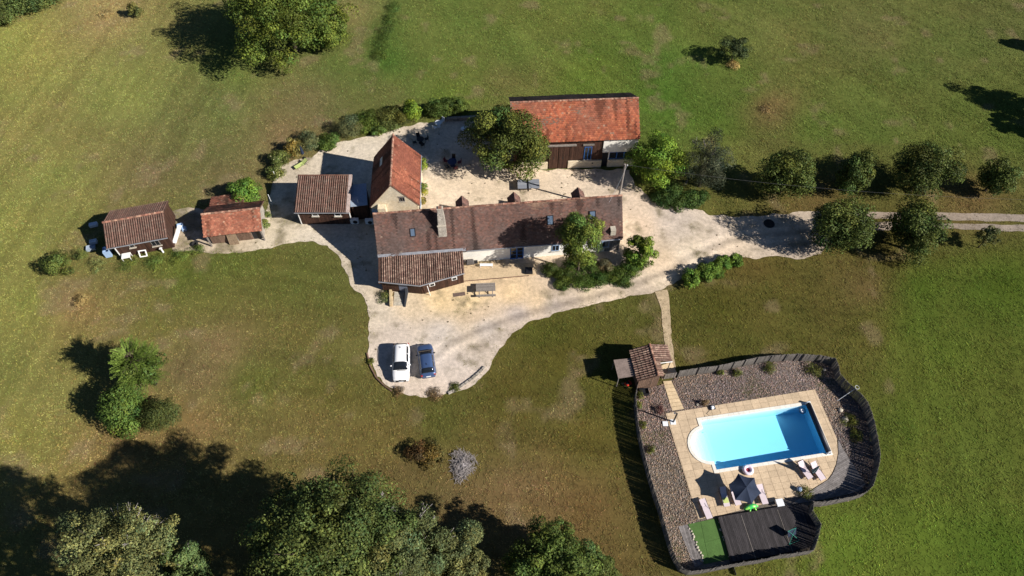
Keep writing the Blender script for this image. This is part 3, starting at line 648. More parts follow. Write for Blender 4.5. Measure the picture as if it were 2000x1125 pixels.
MB().b2((-1.9, -.75, 0), (-.95, .0, 4.15)).build('buttress', M_cream, gh, bevel=.03)
MB().b2((-2.75, -.05, .05), (-2.0, .0, 3.3)).build('door', M_bluel, gh)
MB().b2((.9, -.25, 0), (ghw-.2, .0, 2.7)).build('lower_wall', M_cream, gh)
MB().tube([(ghw+.05, .05, gz-.05), (ghw+.05, GD, gz-.05)], .06, 8).build('gutter', M_zinc, gh)
MB().add([(-ghw*.62, GD*.62, gz+(gr-gz)*.38+.05), (-ghw*.5, GD*.62, gz+(gr-gz)*.5+.05), (-ghw*.5, GD*.78, gz+(gr-gz)*.5+.05), (-ghw*.62, GD*.78, gz+(gr-gz)*.38+.05)], [(0, 1, 2, 3)]).build('skylight', M_lamp, r2)
for y in (2.2, 5.4): window(gh, ghw-.17, 1.6, .9, 1.2, y, M_bluel, 2, axis='y', sill=False)

# ---- annex with mono-pitch half-round tiles
az0, az1 = 2.6, 3.9
A = G(574, 415, az0); B = G(682, 415, az0); T = G(580, 343, az1)
an, AL = root_between(A, B, 'annex', 'brown wooden annex under ribbed tile roof beside the gabled house', 'outbuilding')
AD = (T-A).xy.length
MB().add([(.3, .35, 0), (AL-.15, .35, 0), (AL-.15, AD-.2, 0), (.3, AD-.2, 0), (.3, .35, az0-.03), (AL-.15, .35, az0-.03), (AL-.15, AD-.2, az1-.2), (.3, AD-.2, az1-.2)], [(0, 3, 2, 1), (4, 5, 6, 7), (0, 1, 5, 4), (1, 2, 6, 5), (2, 3, 7, 6), (3, 0, 4, 7)]).build('wall', M_wood, an)
s_ = math.hypot(AD, az1-az0); V = (0, AD/s_, (az1-az0)/s_)
ar = slope(an, (0, 0, az0), (1, 0, 0), AL, V, s_, m=M_under); canal_rows(ar, (.05, 0, az0), (1, 0, 0), V, AL-.45, s_, .25, M_canal, 'an')
vb = MB(); vb.add([(AL-.38, -.03, az0+.12), (AL+.02, -.03, az0+.12), (AL+.02, AD+.05, az1+.14), (AL-.38, AD+.05, az1+.14), (AL-.38, -.03, az0-.03), (AL+.02, -.03, az0-.03), (AL+.02, AD+.05, az1-.02), (AL-.38, AD+.05, az1-.02)], [(0, 1, 2, 3), (0, 4, 5, 1), (1, 5, 6, 2), (2, 6, 7, 3), (3, 7, 4, 0)])
vb.build('verge_coping', mat('mortar_verge', (.38, .3, .27), .95, noise=.25, nscale=3, nscale2=9), ar)
MB().box((AL/2, AD+.03, az1+.03), (AL, .16, .1)).build('top_coping', M_ridge, ar)
MB().tube([(0, -.06, az0-.06), (AL, -.06, az0-.06)], .06, 8).build('gutter', M_zinc, an)
planks(an, .3, AL-.15, .35, .05, az0-.12, M_wood, .22)
for x in (2.3, 5.0): window(an, x, 1.9, .75, .6, .3, M_wpaint, 1)
for x in (.28, AL-.12): MB().b2((x-.05, .28, .02), (x+.05, .38, az0-.1)).build('corner_post', M_wpaint, an)

# ---- flat sheet roof linking annex and gabled house
lk0 = G(684, 404, 2.75); lk1 = G(718, 400, 2.75)
lk, LL = root_between(lk0, lk1, 'link_shed', 'low link shed with flat blue grey sheet roof between annex and gabled house', 'shed')
LD = 3.4
for i in range(4):
    y0 = i*LD/4; MB().b2((.02, y0+.006, 2.7+i*.03), (LL-.02, y0+LD/4+.05, 2.735+i*.03)).build('roof_sheet', M_sheet, lk)
MB().b2((.1, .25, 0), (LL-.1, LD-.1, 2.66)).build('wall', M_wood, lk); planks(lk, .1, LL-.1, .25, .02, 2.6, M_wood, .22)
MB().tube([(.95, .5, 2.74), (.95, .5, 3.35)], .05, 8).build('vent_pipe', M_wpaint, lk)

# ---- far-left cabin
cz, cr = 2.45, 3.72
A = G(207, 485.5, cz); B = G(327, 463.5, cz)
cb, CL = root_between(A, B, 'wooden_cabin', 'dark wooden cabin with ribbed brown tile roof, leftmost of the outbuildings', 'cabin')
chw = 2.85; CD = 2*chw
wallbox('wall', cb, .65, CL-.12, .45, CD-.3, cz+.12, M_wood, gable='x', ridge=cr-.16)
s_ = math.hypot(chw, cr-cz); Vf2 = (0, chw/s_, (cr-cz)/s_); Vb2 = (0, -chw/s_, (cr-cz)/s_)
c1 = slope(cb, (0, 0, cz), (1, 0, 0), CL, Vf2, s_, m=M_under); canal_rows(c1, (.02, 0, cz), (1, 0, 0), Vf2, CL-.04, s_-.03, .25, M_canal, 'cb')
c2 = slope(cb, (CL, CD, cz), (-1, 0, 0), CL, Vb2, s_, m=M_under); canal_rows(c2, (CL-.02, CD, cz), (-1, 0, 0), Vb2, CL-.04, s_-.03, .25, M_canal, 'cb')
ridge_tiles(cb, (0, chw, cr+.04), (CL, chw, cr+.04), 20, .13, key='cb')
MB().tube([(0, -.07, cz-.06), (CL, -.07, cz-.06)], .07, 8).build('gutter', M_zinc, cb)
planks(cb, .68, CL-.12, .45, .05, cz-.02, M_wood, .22)
planks(cb, .46, CD-.31, CL-.12, .05, 0, M_wood, .22, topf=lambda y: cz+.1+(cr-.2-cz)*(1-abs(y-chw)/chw), axis='y')
MB().b2((.6, .36, .02), (.7, .44, cz-.1)).build('corner_post', M_wpaint, cb)
window(cb, 5.05, 1.55, .95, 1.2, .4, M_woodg, 2); window(cb, 2.5, 1.75, .6, .7, .4, M_woodg, 1)
MB().box((CL+.5, 1.55, 1.0), (.5, 2.3, .06), -.45, .35).build('leaning_white_board', M_wpaint, cb)

# ---- old red-tiled shed
oz, orr = 2.0, 3.35
A = G(397, 463.5, oz); B = G(512, 450.5, oz)
os_, OL = root_between(A, B, 'old_tiled_shed', 'old shed with patchy red tile roof and lower rear roof, next to bush', 'shed')
ohw = 2.35; s_ = math.hypot(ohw, orr-oz); V1 = (0, ohw/s_, (orr-oz)/s_); V2 = (0, -ohw/s_, (orr-oz)/s_)
wallbox('wall', os_, .35, OL-.3, .55, 2*ohw-.35, oz-.02, M_stoned, gable='x', ridge=orr-.3)
q1 = slope(os_, (0, 0, oz), (1, 0, 0), OL, V1, s_); flat_tiles(q1, (0, 0, oz), (1, 0, 0), V1, OL, s_, .23, .2, 'old', 8, jit=.025)
q2 = slope(os_, (OL, 2*ohw, oz), (-1, 0, 0), OL, V2, s_); flat_tiles(q2, (OL, 2*ohw, oz), (-1, 0, 0), V2, OL, s_, .23, .2, 'old', 9, moss=((.11, .065, .05), .8, 2), jit=.025)
ridge_tiles(os_, (0, ohw, orr+.02), (OL, ohw, orr+.02), 17, .13, key='os')
V3 = Vector((0, -1, .12)).normalized()
MB().b2((.45, 2*ohw-.1, 0), (4.1, 2*ohw+1.5, 1.55)).build('rear_wall', M_stoned, os_)
q3 = slope(os_, (4.3, 2*ohw+1.8, 1.75), (-1, 0, 0), 4.05, V3, 2.1); flat_tiles(q3, (4.3, 2*ohw+1.8, 1.75), (-1, 0, 0), V3, 4.05, 2.1, .23, .2, 'old', 10, moss=((.09, .075, .05), .6, 1.2), jit=.03)
planks(os_, .4, 2.4, .55, .02, oz-.05, M_woodb, .25); planks(os_, 3.5, 5.2, .55, .02, oz-.05, M_woodb, .25)
MB().box((2.95, .25, .72), (1.1, .06, 1.5), 0, -.28).build('leaning_panel', M_tan, os_)
MB().b2((5.3, .5, .05), (OL-.45, .54, oz-.1)).build('doorway', M_black, os_)
for x in (.3, OL-.25): MB().b2((x-.07, .1, 0), (x+.07, .24, oz-.02)).build('post', M_woodg, os_)

# ---- barn
bz, brz, bhw = 5.0, 7.85, 4.25
A = G(1000, 281, bz); B = G(1251, 271.5, bz)
bn, BL_ = root_between(A, B, 'barn', 'tall barn with orange red tile roof, dark plank front and double doors', 'barn')
BD = 2*bhw; s_ = math.hypot(bhw, brz-bz); V1 = (0, bhw/s_, (brz-bz)/s_); V2 = (0, -bhw/s_, (brz-bz)/s_)
wallbox('wall', bn, .2, BL_-.2, .45, BD-.3, bz+.2, M_wood, gable='x', ridge=brz-.2)
b1 = slope(bn, (0, 0, bz), (1, 0, 0), BL_, V1, s_); flat_tiles(b1, (0, 0, bz), (1, 0, 0), V1, BL_, s_, .27, .24, 'orange', 12, jit=.02, moss=((.24, .1, .065), .55, 3))
b2_ = slope(bn, (BL_, BD, bz), (-1, 0, 0), BL_, V2, s_); flat_tiles(b2_, (BL_, BD, bz), (-1, 0, 0), V2, BL_, s_, .27, .24, 'brown', 13)
ridge_tiles(bn, (0, bhw, brz), (BL_, bhw, brz), 42, .11, key='bn')
def bxp(px): return (px-1003)/(1249-1003)*BL_
PLH = 1.25
pieces = [(1006, 1074), (1114, 1181), (1193, 1246)]
for k, (a, b) in enumerate(pieces):
    MB().b2((bxp(a), .22, 0), (bxp(b), .45, PLH)).build('plinth', M_cream, bn, bevel=.03)
for a, b, z0 in ((1006, 1073, PLH), (1116, 1179, PLH)):
    planks(bn, bxp(a), bxp(b), .45, z0+.005, bz-.1, M_wood, .26)
planks(bn, bxp(1074), bxp(1115), .45, 3.95, bz-.1, M_wood, .26)
for k in range(2):
    x0 = bxp(1076)+k*(bxp(1113)-bxp(1076))/2; x1 = x0+(bxp(1113)-bxp(1076))/2-.06
    d_ = MB().b2((x0, .32, .05), (x1, .41, 3.85)).build('barn_door', M_wood, bn); planks(d_, x0+.02, x1-.02, .32, .06, 3.84, M_woodb if False else M_wood, .2, name='board')
    MB().b2((x0+.5 if k else x1-.6, .27, 1.7), (x0+.6 if k else x1-.5, .31, 2.1)).build('handle', M_blackm, d_)
MB().b2((bxp(1064), .2, 3.98), (bxp(1128), .42, 4.16)).build('door_rail', M_woodg, bn)
MB().b2((bxp(1180.5), .3, 2.6), (bxp(1247), .45, bz-.12)).build('rendered_panel', M_white, bn)
MB().b2((bxp(1193), .33, PLH+.002), (bxp(1195), .45, 2.598)).build('pier', M_white, bn); 
wq = MB().b2((bxp(1195.2), .38, PLH+.1), (bxp(1236), .44, 2.55)).build('window', M_bluep, bn)
for k in range(3): MB().b2((bxp(1196)+k*.95, .36, PLH+.2), (bxp(1196)+k*.95+.8, .4, 2.45)).build('pane', M_glass, wq)
MB().b2((bxp(1181.5), .4, .05), (bxp(1192.5), .44, 2.58)).build('doorway', M_black, bn)
window(bn, bxp(1039), 2.0, 1.0, 1.3, .42, M_bluel, 2); wq = window(bn, bxp(1152), 2.5, .95, 2.2, .42, M_bluep, 2)
MB().b2((bxp(1152)-.7, .3, 3.85), (bxp(1152)+.7, .42, 4.1)).build('lintel', M_woodg, wq)
for px in (1024, 1051, 1163): MB().b2((bxp(px)-.1, .19, .75), (bxp(px)+.1, .24, .95)).build('vent_hole', M_black, bn)

# ---- pool cabin
kz, kr = 2.25, 2.95
R0 = G(1286, 733.6, kr); R1 = G(1268.4, 671.7, kr)
pk = thing('pool_cabin', (R0.x, R0.y, 0), math.atan2((R1-R0).y, (R1-R0).x)-math.pi/2, 'small ribbed tile roofed cabin at the pool gate with porch roof', 'cabin')
KD = (R1-R0).length; e = G(1245.5, 746.4, kz); kw = abs((Matrix.Rotation(-pk.rotation_euler.z, 3, 'Z') @ (e-R0)).x)
MB().extr([(-kw+.25, 0), (.35, 0), (.35, kr-.35), (0, kr-.14), (-kw+.25, kz-.12+.06)], 'y', .2, KD-.2).build('wall', M_woodb, pk)
s_ = math.hypot(kw, kr-kz); V1 = (kw/s_, 0, (kr-kz)/s_)
k1 = slope(pk, (-kw, KD, kz), (0, -1, 0), KD, V1, s_, m=M_under); canal_rows(k1, (-kw, KD-.05, kz), (0, -1, 0), V1, KD-.1, s_, .25, M_canal_b, 'pk')
rw = 2.0; V2 = Vector((-rw, 0, .62)).normalized(); s2 = math.hypot(rw, .62)
k2 = slope(pk, (rw, KD*.46, kr-.62), (0, 1, 0), KD*.54, V2, s2, m=M_under); canal_rows(k2, (rw, KD*.46, kr-.62), (0, 1, 0), V2, KD*.54, s2, .25, M_canal_b, 'pk2')
s3 = .62; V3 = Vector((-.6, 0, .19)).normalized(); k3 = slope(pk, (.6, 0, kr-.19), (0, 1, 0), KD*.46, V3, s3+.01); canal_rows(k3, (.6, 0, kr-.19), (0, 1, 0), V3, KD*.46, s3, .25, M_canal_b, 'pk3')
ridge_tiles(pk, (0, 0, kr+.03), (0, KD, kr+.03), 9, .12, key='pk')
MB().tube([(.62, KD*.46-.05, kr-.6), (rw+.03, KD*.46-.05, kr-.62)], .05, 8).build('porch_beam', M_wpaint, pk)
for (x, y) in ((rw-.1, KD*.48), (rw-.1, KD-.1)): MB().tube([(x, y, 0), (x, y, kr-.66)], .05, 8).build('porch_post', M_woodg, pk)
planks(pk, -kw+.27, .33, .2, .02, 2.1, M_woodb, .2, topf=lambda x: kz-.1+(kr-kz-.1)*(x+kw)/kw if x < 0 else kr-.35)
# wood-store roof beside it
q = GA([(1207.6, 739), (1241, 734), (1232.7, 699.5), (1198.5, 703)], 2.05)
ws = thing('lean_shelter', (q[0].x, q[0].y, 0), 0, 'square felt covered shelter roof on posts, left of the pool cabin', 'shelter')
ql = [p-Vector((q[0].x, q[0].y, 0)) for p in q]
MB().prism([(p.x, p.y) for p in ql], 1.98, 2.06).build('roof', M_shelter, ws)
for p in ql[:1]+ql[2:]:
    c_ = (ql[0]+ql[2])/2; v = p+(c_-p)*.06; MB().tube([(v.x, v.y, 0), (v.x, v.y, 1.97)], .05, 6).build('post', M_woodg, ws)

# ------------------------------------------------------------------ pool enclosure
def P3(u, v, z=0): return POOLBL+pu*u+pv*v+Vector((0, 0, z))
TZ = .07
pool = thing('swimming_pool', tuple(POOLBL), PANG, 'rectangular swimming pool of bright blue water with rounded step end', 'pool')
RC, RR = PW*.5, PW*.335
def arc(r, n=20, off=0):
    return [(-off-math.sqrt(max(0, 1-(t*t)))*r, RC+t*r) for t in [math.sin(math.pi*(k/n-.5)) for k in range(n+1)]]
DEP0, DEP1 = 1.25, 1.75
# basin: walls, sloping floor, rounded steps
mb = MB(); ring = [(0, 0), (PL, 0), (PL, PW), (0, PW), (0, RC+RR)]+arc(RR)[::-1][1:-1]+[(0, RC-RR)]
n = len(ring); zb = lambda x: -(DEP0+(DEP1-DEP0)*max(0, x)/PL)
vs = [(p[0], p[1], TZ-.03) for p in ring]+[(p[0], p[1], zb(p[0])) for p in ring]
mb.add(vs, [(i, (i+1) % n, n+(i+1) % n, n+i) for i in range(n)])
mb.add([(0, 0, zb(0)), (PL, 0, zb(PL)), (PL, PW, zb(PL)), (0, PW, zb(0))], [(0, 1, 2, 3)])
mb.add([(p[0], p[1], zb(0)) for p in arc(RR)], [tuple(range(21))])
mb.build('basin', M_liner, pool, fix=False)
for k in range(4):
    r = RR*(1-.22*k); zt = -1.1+.27*k; pts = [(x+.003*k, y) for x, y in arc(RR-.01)]
    xo = .55-.5*k
    pts = [(min(p[0], xo), p[1]) for p in arc(RR-.012)]+[(xo, RC+RR-.012), (xo, RC-RR+.012)] if xo >= 0 else [(p[0], p[1]) for p in arc(RR-.012) if p[0] < xo]
    if len(pts) > 3: MB().prism(pts, -1.24, zt).build('step', M_liner, pool)
mb = MB(); ins = .004; wr = [(ins, ins), (PL-ins, ins), (PL-ins, PW-ins), (ins, PW-ins), (ins, RC+RR-ins)]+arc(RR-ins)[::-1][1:-1]+[(ins, RC-RR+ins)]
mb.prism(wr, -2.0, -.06); mb.build('water', M_water, pool)
# coping stones
def cop(pts, k, dz=0): MB().prism(pts, TZ-.02-dz, TZ+.05+dz).build('coping_stone', M_cop, pool, fix=False)
CW = .32
for (x0, x1, y0, y1) in ((-CW, PL+CW, -CW, 0), (-CW, PL+CW, PW, PW+CW)):
    n = 22
    for i in range(n):
        a = x0+(x1-x0)*i/n; b = x0+(x1-x0)*(i+1)/n-.012; cop([(a, y0), (b, y0), (b, y1), (a, y1)], i)
for i in range(9):
    a = PW*i/9; b = PW*(i+1)/9-.012; cop([(PL+.004, a), (PL+CW, a), (PL+CW, b), (PL+.004, b)], i)
for (y0, y1) in ((0.004, RC-RR-.004), (RC+RR+.004, PW-.004)): cop([(-CW, y0), (-.004, y0), (-.004, y1), (-CW, y1)], 0)
ao = arc(RR+CW, 14); ai = arc(RR, 14)
for i in range(14):
    cop([ai[i], ao[i], (ao[i+1][0]*.999+ao[i][0]*.001, ao[i+1][1]-.01), (ai[i+1][0], ai[i+1][1]-.008)], i, .006)
# terrace slabs
TERR = [toP(*G(*p).xy) for p in [(1300,808),(1591,761),(1634,857),(1636,885),(1632,907),(1624,925),(1613,940),(1570,965),(1536,986),(1402,1008),(1364,1018)]]
def clip_convex(poly, clip):
    ar = sum(clip[i][0]*clip[(i+1) % len(clip)][1]-clip[(i+1) % len(clip)][0]*clip[i][1] for i in range(len(clip)))
    cl = clip if ar > 0 else clip[::-1]; out = poly
    for i in range(len(cl)):
        a, b = cl[i], cl[(i+1) % len(cl)]; inp = out; out = []
        if not inp: return []
        sd = lambda p: (b[0]-a[0])*(p[1]-a[1])-(b[1]-a[1])*(p[0]-a[0])
        for j in range(len(inp)):
            p, q = inp[j], inp[(j+1) % len(inp)]; sp, sq = sd(p), sd(q)
            if sp >= 0: out.append(p)
            if (sp >= 0) != (sq >= 0):
                t = sp/(sp-sq); out.append((p[0]+(q[0]-p[0])*t, p[1]+(q[1]-p[1])*t))
    return out
terrace = thing('pool_terrace', tuple(POOLBL), PANG, None, None); terrace['kind'] = 'structure'
us = list(np.arange(-CW-.95*5, -CW+.01, .95))+list(np.linspace(-CW, PL+CW, 15))[1:]+[PL+CW+.75, PL+CW+1.6, PL+CW+2.4]
vs_ = [-CW-.62*k for k in range(9, 0, -1)]+[-CW]+list(np.linspace(-CW, PW+CW, 10))[1:]+[PW+CW+.62*k for k in (1, 2, 3)]
GAP = .012
def areap(p): return abs(sum(p[i][0]*p[(i+1) % len(p)][1]-p[(i+1) % len(p)][0]*p[i][1] for i in range(len(p))))/2
nsl = 0
for a, b in zip(us[:-1], us[1:]):
    for c_, d_ in zip(vs_[:-1], vs_[1:]):
        mid = ((a+b)/2, (c_+d_)/2)
        if -CW < mid[0] < PL+CW and -CW < mid[1] < PW+CW: continue
        a2, b2, c2, d2 = a+GAP, b-GAP, c_+GAP, d_-GAP
        if b <= -CW+.01 and abs(mid[1]-RC) < RR+CW+.5:
            R2 = RR+CW-.02; pts = [(a2, d2), (a2, c2)]; ok = False
            for k in range(7):
                y = c2+(d2-c2)*k/6; xc = -math.sqrt(max(0, R2*R2-(y-RC)**2)) if abs(y-RC) < R2 else 99
                x = max(a2, min(b2, xc)); ok |= x > a2+.05; pts.append((x, y))
            if not ok: continue
            poly = pts
        else: poly = [(a2, c2), (b2, c2), (b2, d2), (a2, d2)]
        poly = clip_convex(poly, TERR)
        if len(poly) < 3 or areap(poly) < .02: continue
        MB().prism(poly, .0, TZ+random.uniform(-.004, .004)).build('paving_slab', M_slab, terrace, fix=False); nsl += 1
# mortar bed below the joints, cut around the pool
mortar = []
for (a, b, c_, d_) in ((us[0], -CW-RR, vs_[0], vs_[-1]), (-CW-RR, PL+CW+3, vs_[0], -CW+.02), (-CW-RR, PL+CW+3, PW+CW-.02, vs_[-1]), (PL+CW-.02, PL+CW+3, -CW+.02, PW+CW-.02), (-CW-RR, -CW+.0, -CW+.02, RC-RR-CW), (-CW-RR, -CW, RC+RR+CW, PW+CW-.02)):
    pl = clip_convex([(a, c_), (b, c_), (b, d_), (a, d_)], TERR)
    if len(pl) > 2: MB().prism(pl, -.1, TZ-.02).build('mortar_bed', M_soil if False else mat('mortar', (.33, .27, .2), .95, noise=.2, nscale=4), terrace)
# step slabs from the gate
A0, A1 = G(1295, 745), G(1311, 744); B0, B1 = G(1313, 803), G(1336, 799.5)
path = thing('stepping_path', tuple((A0+A1)/2), 0, None, None); path['kind'] = 'structure'; o_ = (A0+A1)/2
for i in range(8):
    t0 = i/8; t1 = (i+1)/8-.012
    q = [A0.lerp(B0, t0), A1.lerp(B1, t0), A1.lerp(B1, t1), A0.lerp(B0, t1)]
    MB().prism([((p-o_).x, (p-o_).y) for p in q], 0, .06+.0*i).build('path_slab', M_slabp, path, fix=False)
gp = [G(*p) for p in [(1283,716),(1312,708),(1324,733),(1293,741)]]
tag(MB().prism([(p.x, p.y) for p in gp], -.02, .05).build('gate_landing', M_slabp), kind='structure')

# roller cover, skimmer, ring etc.
rl = thing('pool_cover_roller', tuple(P3(PL-.1, 0, TZ)), PANG, 'long dark rolled pool cover on end stands across the pool', 'pool cover')
MB().tube([(0, .02, .2), (0, PW-.02, .2)], .26, 14).build('rolled_cover', mat('dark_blue_cover', (.012, .016, .03), .45, noise=.1, nscale=3), rl, smooth=True)
for y in (-.15, PW+.1):
    MB().box((0, y, .25), (.5, .16, .5), taper=.6).build('stand', M_wplast, rl); MB().tube([(0, y-.1, .4), (0, y+.1, .4)], .1, 10).build('hub', M_blackm, rl)
tr = thing('pool_thermometer_ring', tuple(P3(PL-.85, PW-.5, -.04)), 0, 'small ring float in the dark blue corner of the pool', 'float')
def torus(mb, c, R, r, n=20, m=8, wav=0):
    b = len(mb.v)
    for i in range(n):
        for j in range(m):
            a = 2*math.pi*i/n; t = 2*math.pi*j/m; rr = R+r*math.cos(t); mb.v.append((c[0]+rr*math.cos(a), c[1]+rr*math.sin(a), c[2]+r*math.sin(t)))
    for i in range(n):
        for j in range(m): mb.f.append((b+i*m+j, b+((i+1) % n)*m+j, b+((i+1) % n)*m+(j+1) % m, b+i*m+(j+1) % m))
    return mb
torus(MB(), (0, 0, .03), .33, .035, 20, 6).build('ring', M_blackm, tr, True); torus(MB(), (0, 0, .03), .14, .06, 14, 6).build('float', M_wplast, tr, True)
sr = thing('swim_ring', tuple(G(1461, 918, .25)-Vector((0, 0, .1))), .4, 'pink and white swim ring lying on the pool edge', 'swim ring')
torus(MB(), (0, 0, .12), .38, .17, 24, 10).build('tube', M_pink, sr, True)
rd = thing('swim_ring_seat', (0, 0, 0), 0, None, None); bpy.data.objects.remove(rd)
MB().cyl((0, 0, .02), .22, .05, 14).build('seat', mat('dark_red_vinyl', (.25, .03, .05), .4, noise=.1, nscale=4), sr)

# ---- decks, turf
def deck(name, px, z, m, ang, bw, label_kind='structure', bname='deck_board', gap=.012, zb=-.02):
    poly = [G(p[0], p[1], z) for p in px]; o = poly[0]; r = thing(name, (o.x, o.y, 0), ang, None, None); r['kind'] = label_kind
    c, s = math.cos(-ang), math.sin(-ang); L = [((p-o).x*c-(p-o).y*s, (p-o).x*s+(p-o).y*c) for p in poly]
    xs = [p[0] for p in L]; ys = [p[1] for p in L]; x = min(xs); n = 0
    while x < max(xs):
        sp = clip_simple(L, x+gap/2, x+bw-gap/2)
        for q in sp:
            if areap(q) > .01: MB().prism(q, zb, z+random.uniform(-.004, .004)).build(bname, m, r, fix=False); n += 1
        x += bw
    return r
def clip_simple(L, x0, x1):
    """strip x0..x1 of a polygon that is y-monotone enough: sample its y span at both edges"""
    def span(x):
        ys = []
        for i in range(len(L)):
            a, b = L[i], L[(i+1) % len(L)]
            if (a[0] <= x) != (b[0] <= x): ys.append(a[1]+(b[1]-a[1])*(x-a[0])/(b[0]-a[0]))
        return sorted(ys)
    lo, hi = min(p[0] for p in L)+1e-3, max(p[0] for p in L)-1e-3
    s0, s1 = span(min(max(x0, lo), hi)), span(min(max(x1, lo), hi))
    if len(s0) < 2 or len(s1) < 2: return []
    if len(s0) == len(s1):
        return [[(x0, s0[2*k]), (x1, s1[2*k]), (x1, s1[2*k+1]), (x0, s0[2*k+1])] for k in range(len(s0)//2)]
    return [[(x0, s0[0]), (x1, s1[0]), (x1, s1[-1]), (x0, s0[-1])]]
dark = deck('dark_deck', [(1403,1009.5),(1536,987.5),(1575,984),(1583,998),(1598,1022),(1592,1054),(1583,1068),(1524,1082),(1453,1094),(1428,1098)], .3, M_deckd, PANG, .16)
MB().b2((-.04, -5.2, -.02), (-.005, -.05, .31)).build('side_board', M_deckd, dark)
# two pale joint strips on the dark deck
for du in (2.15, 5.7):
    MB().b2((du, -4.6, .302), (du+.035, -.2, .312)).build('joint_strip', M_woodg, dark)
deck('curved_grey_deck', [(1637,857),(1648,880),(1672,915),(1692,948),(1676,960),(1640,969),(1611,975),(1580,980),(1540,985),(1572,966.5),(1615,941),(1627,925),(1634,907),(1638,885)], .085, M_deckg, math.radians(-62), .16)
deck('grey_board_walk', [(1325,1028),(1343,1024),(1374,1100),(1358,1108),(1352,1100)], .05, M_deckg, PANG+.02, .18)
tf = [G(*p) for p in [(1344,1024),(1402,1012),(1426,1092),(1375,1102)]]
turf = tag(MB().prism([(p.x, p.y) for p in tf], -.02, .045).build('artificial_grass_mat', M_turf), kind='structure')
bdp = thing('grass_seam', (0, 0, 0), 0, None, None); bpy.data.objects.remove(bdp)
for (a, b) in (((1369,1020),(1377,1060)), ((1377,1060),(1408,1052)), ((1377,1060),(1386,1100))):
    p, q = G(*a), G(*b); MB().tube([(p.x, p.y, .046), (q.x, q.y, .046)], .018, 5).build('seam', MATS['artificial_turf'], turf)
def rockmesh(seed, s=1.0):
    r = random.Random(seed); bm = bmesh.new(); bmesh.ops.create_icosphere(bm, subdivisions=1, radius=s)
    for v in bm.verts: v.co *= r.uniform(.75, 1.15); v.co.z *= .65
    me = bpy.data.meshes.new('stone'); bm.to_mesh(me); bm.free(); me.materials.append(M_stone)
    for p in me.polygons: p.use_smooth = True
    return me
RK = [rockmesh(i) for i in range(5)]
bord = [((1346,1030),(1374,1098),13), ((1404,1018),(1427,1090),15)]
for k, (a, b, n) in enumerate(bord):
    for i in range(n):
        t = (i+.5)/n; p = G(a[0]+(b[0]-a[0])*t, a[1]+(b[1]-a[1])*t); s = random.uniform(.09, .16)
        o = bpy.data.objects.new('border_stone', random.choice(RK)); COL.objects.link(o); o.location = (p.x+random.uniform(-.12, .12), p.y, .06); o.scale = (s, s*1.2, s); o.rotation_euler = (0, 0, random.uniform(0, 6))
        tag(o, 'small white stone in the %s edging row of the artificial grass' % ('left' if k == 0 else 'right'), 'stone', 'white stones edging the left side' if k == 0 else 'white stones edging the right side')

# ---- paling fence: posts as parts, thin pales of each bay joined
def fence(pts, h, label):
    o = pts[0]; r = thing('paling_fence', tuple(o), 0, label, 'fence')
    rr = np.random.default_rng(5); V = []; F = []
    bx = np.array([(-1, -1, 0), (1, -1, 0), (1, 1, 0), (-1, 1, 0), (-1, -1, 1), (1, -1, 1), (1, 1, 1), (-1, 1, 1)], float)
    bf = np.array([(4, 5, 6, 7), (0, 1, 5, 4), (1, 2, 6, 5), (2, 3, 7, 6), (3, 0, 4, 7)])
    L = [p-o for p in pts]
    for i in range(len(L)-1):
        a, b = L[i], L[i+1]; d = b-a; n = max(2, int(d.length/.085)); u = d.normalized(); nn = Vector((-u.y, u.x, 0)); V = []; F = []
        for k in range(n):
            p = a+d*((k+.5)/n); hh = h+rr.normal(0, .03); wd = rr.uniform(.032, .044); lean = rr.normal(0, .012, 2)
            c = bx.copy(); q = np.array(p)[None]+c[:, :1]*wd*np.array(u)[None]+c[:, 1:2]*.014*np.array(nn)[None]+c[:, 2:3]*hh*np.array([0, 0, 1])[None]
            q[4:, 0] += lean[0]; q[4:, 1] += lean[1]
            F.append(bf+8*k); V.append(q)
        m = mesh_np('pales', np.concatenate(V), np.concatenate(F), M_pale, r); m['kind'] = 'stuff'
        for z in (.3, h-.25): MB().tube([a+Vector((0, 0, z))+nn*.02, b+Vector((0, 0, z))+nn*.02], .009, 4).build('wire', M_blackm, r)
        MB().tube([a-nn*.05, a-nn*.05+Vector((0, 0, h+.06))], .045, 6).build('post', M_pale, r)
fence(FENCE, 1.5, 'curving grey paling fence enclosing the swimming pool')
# gate
ga, gb = G(1296, 741), G(1318, 738)
gt = thing('fence_gate', tuple(ga), math.atan2((gb-ga).y, (gb-ga).x), 'grey wooden gate between pool cabin and paling fence', 'gate'); gl_ = (gb-ga).length
for i in range(9): MB().b2((i*gl_/9+.02, -.02, .08), ((i+1)*gl_/9-.02, .02, 1.2)).build('slat', M_woodg, gt)
for z in (.3, 1.0): MB().b2((0, .021, z), (gl_, .06, z+.1)).build('rail', M_woodg, gt)

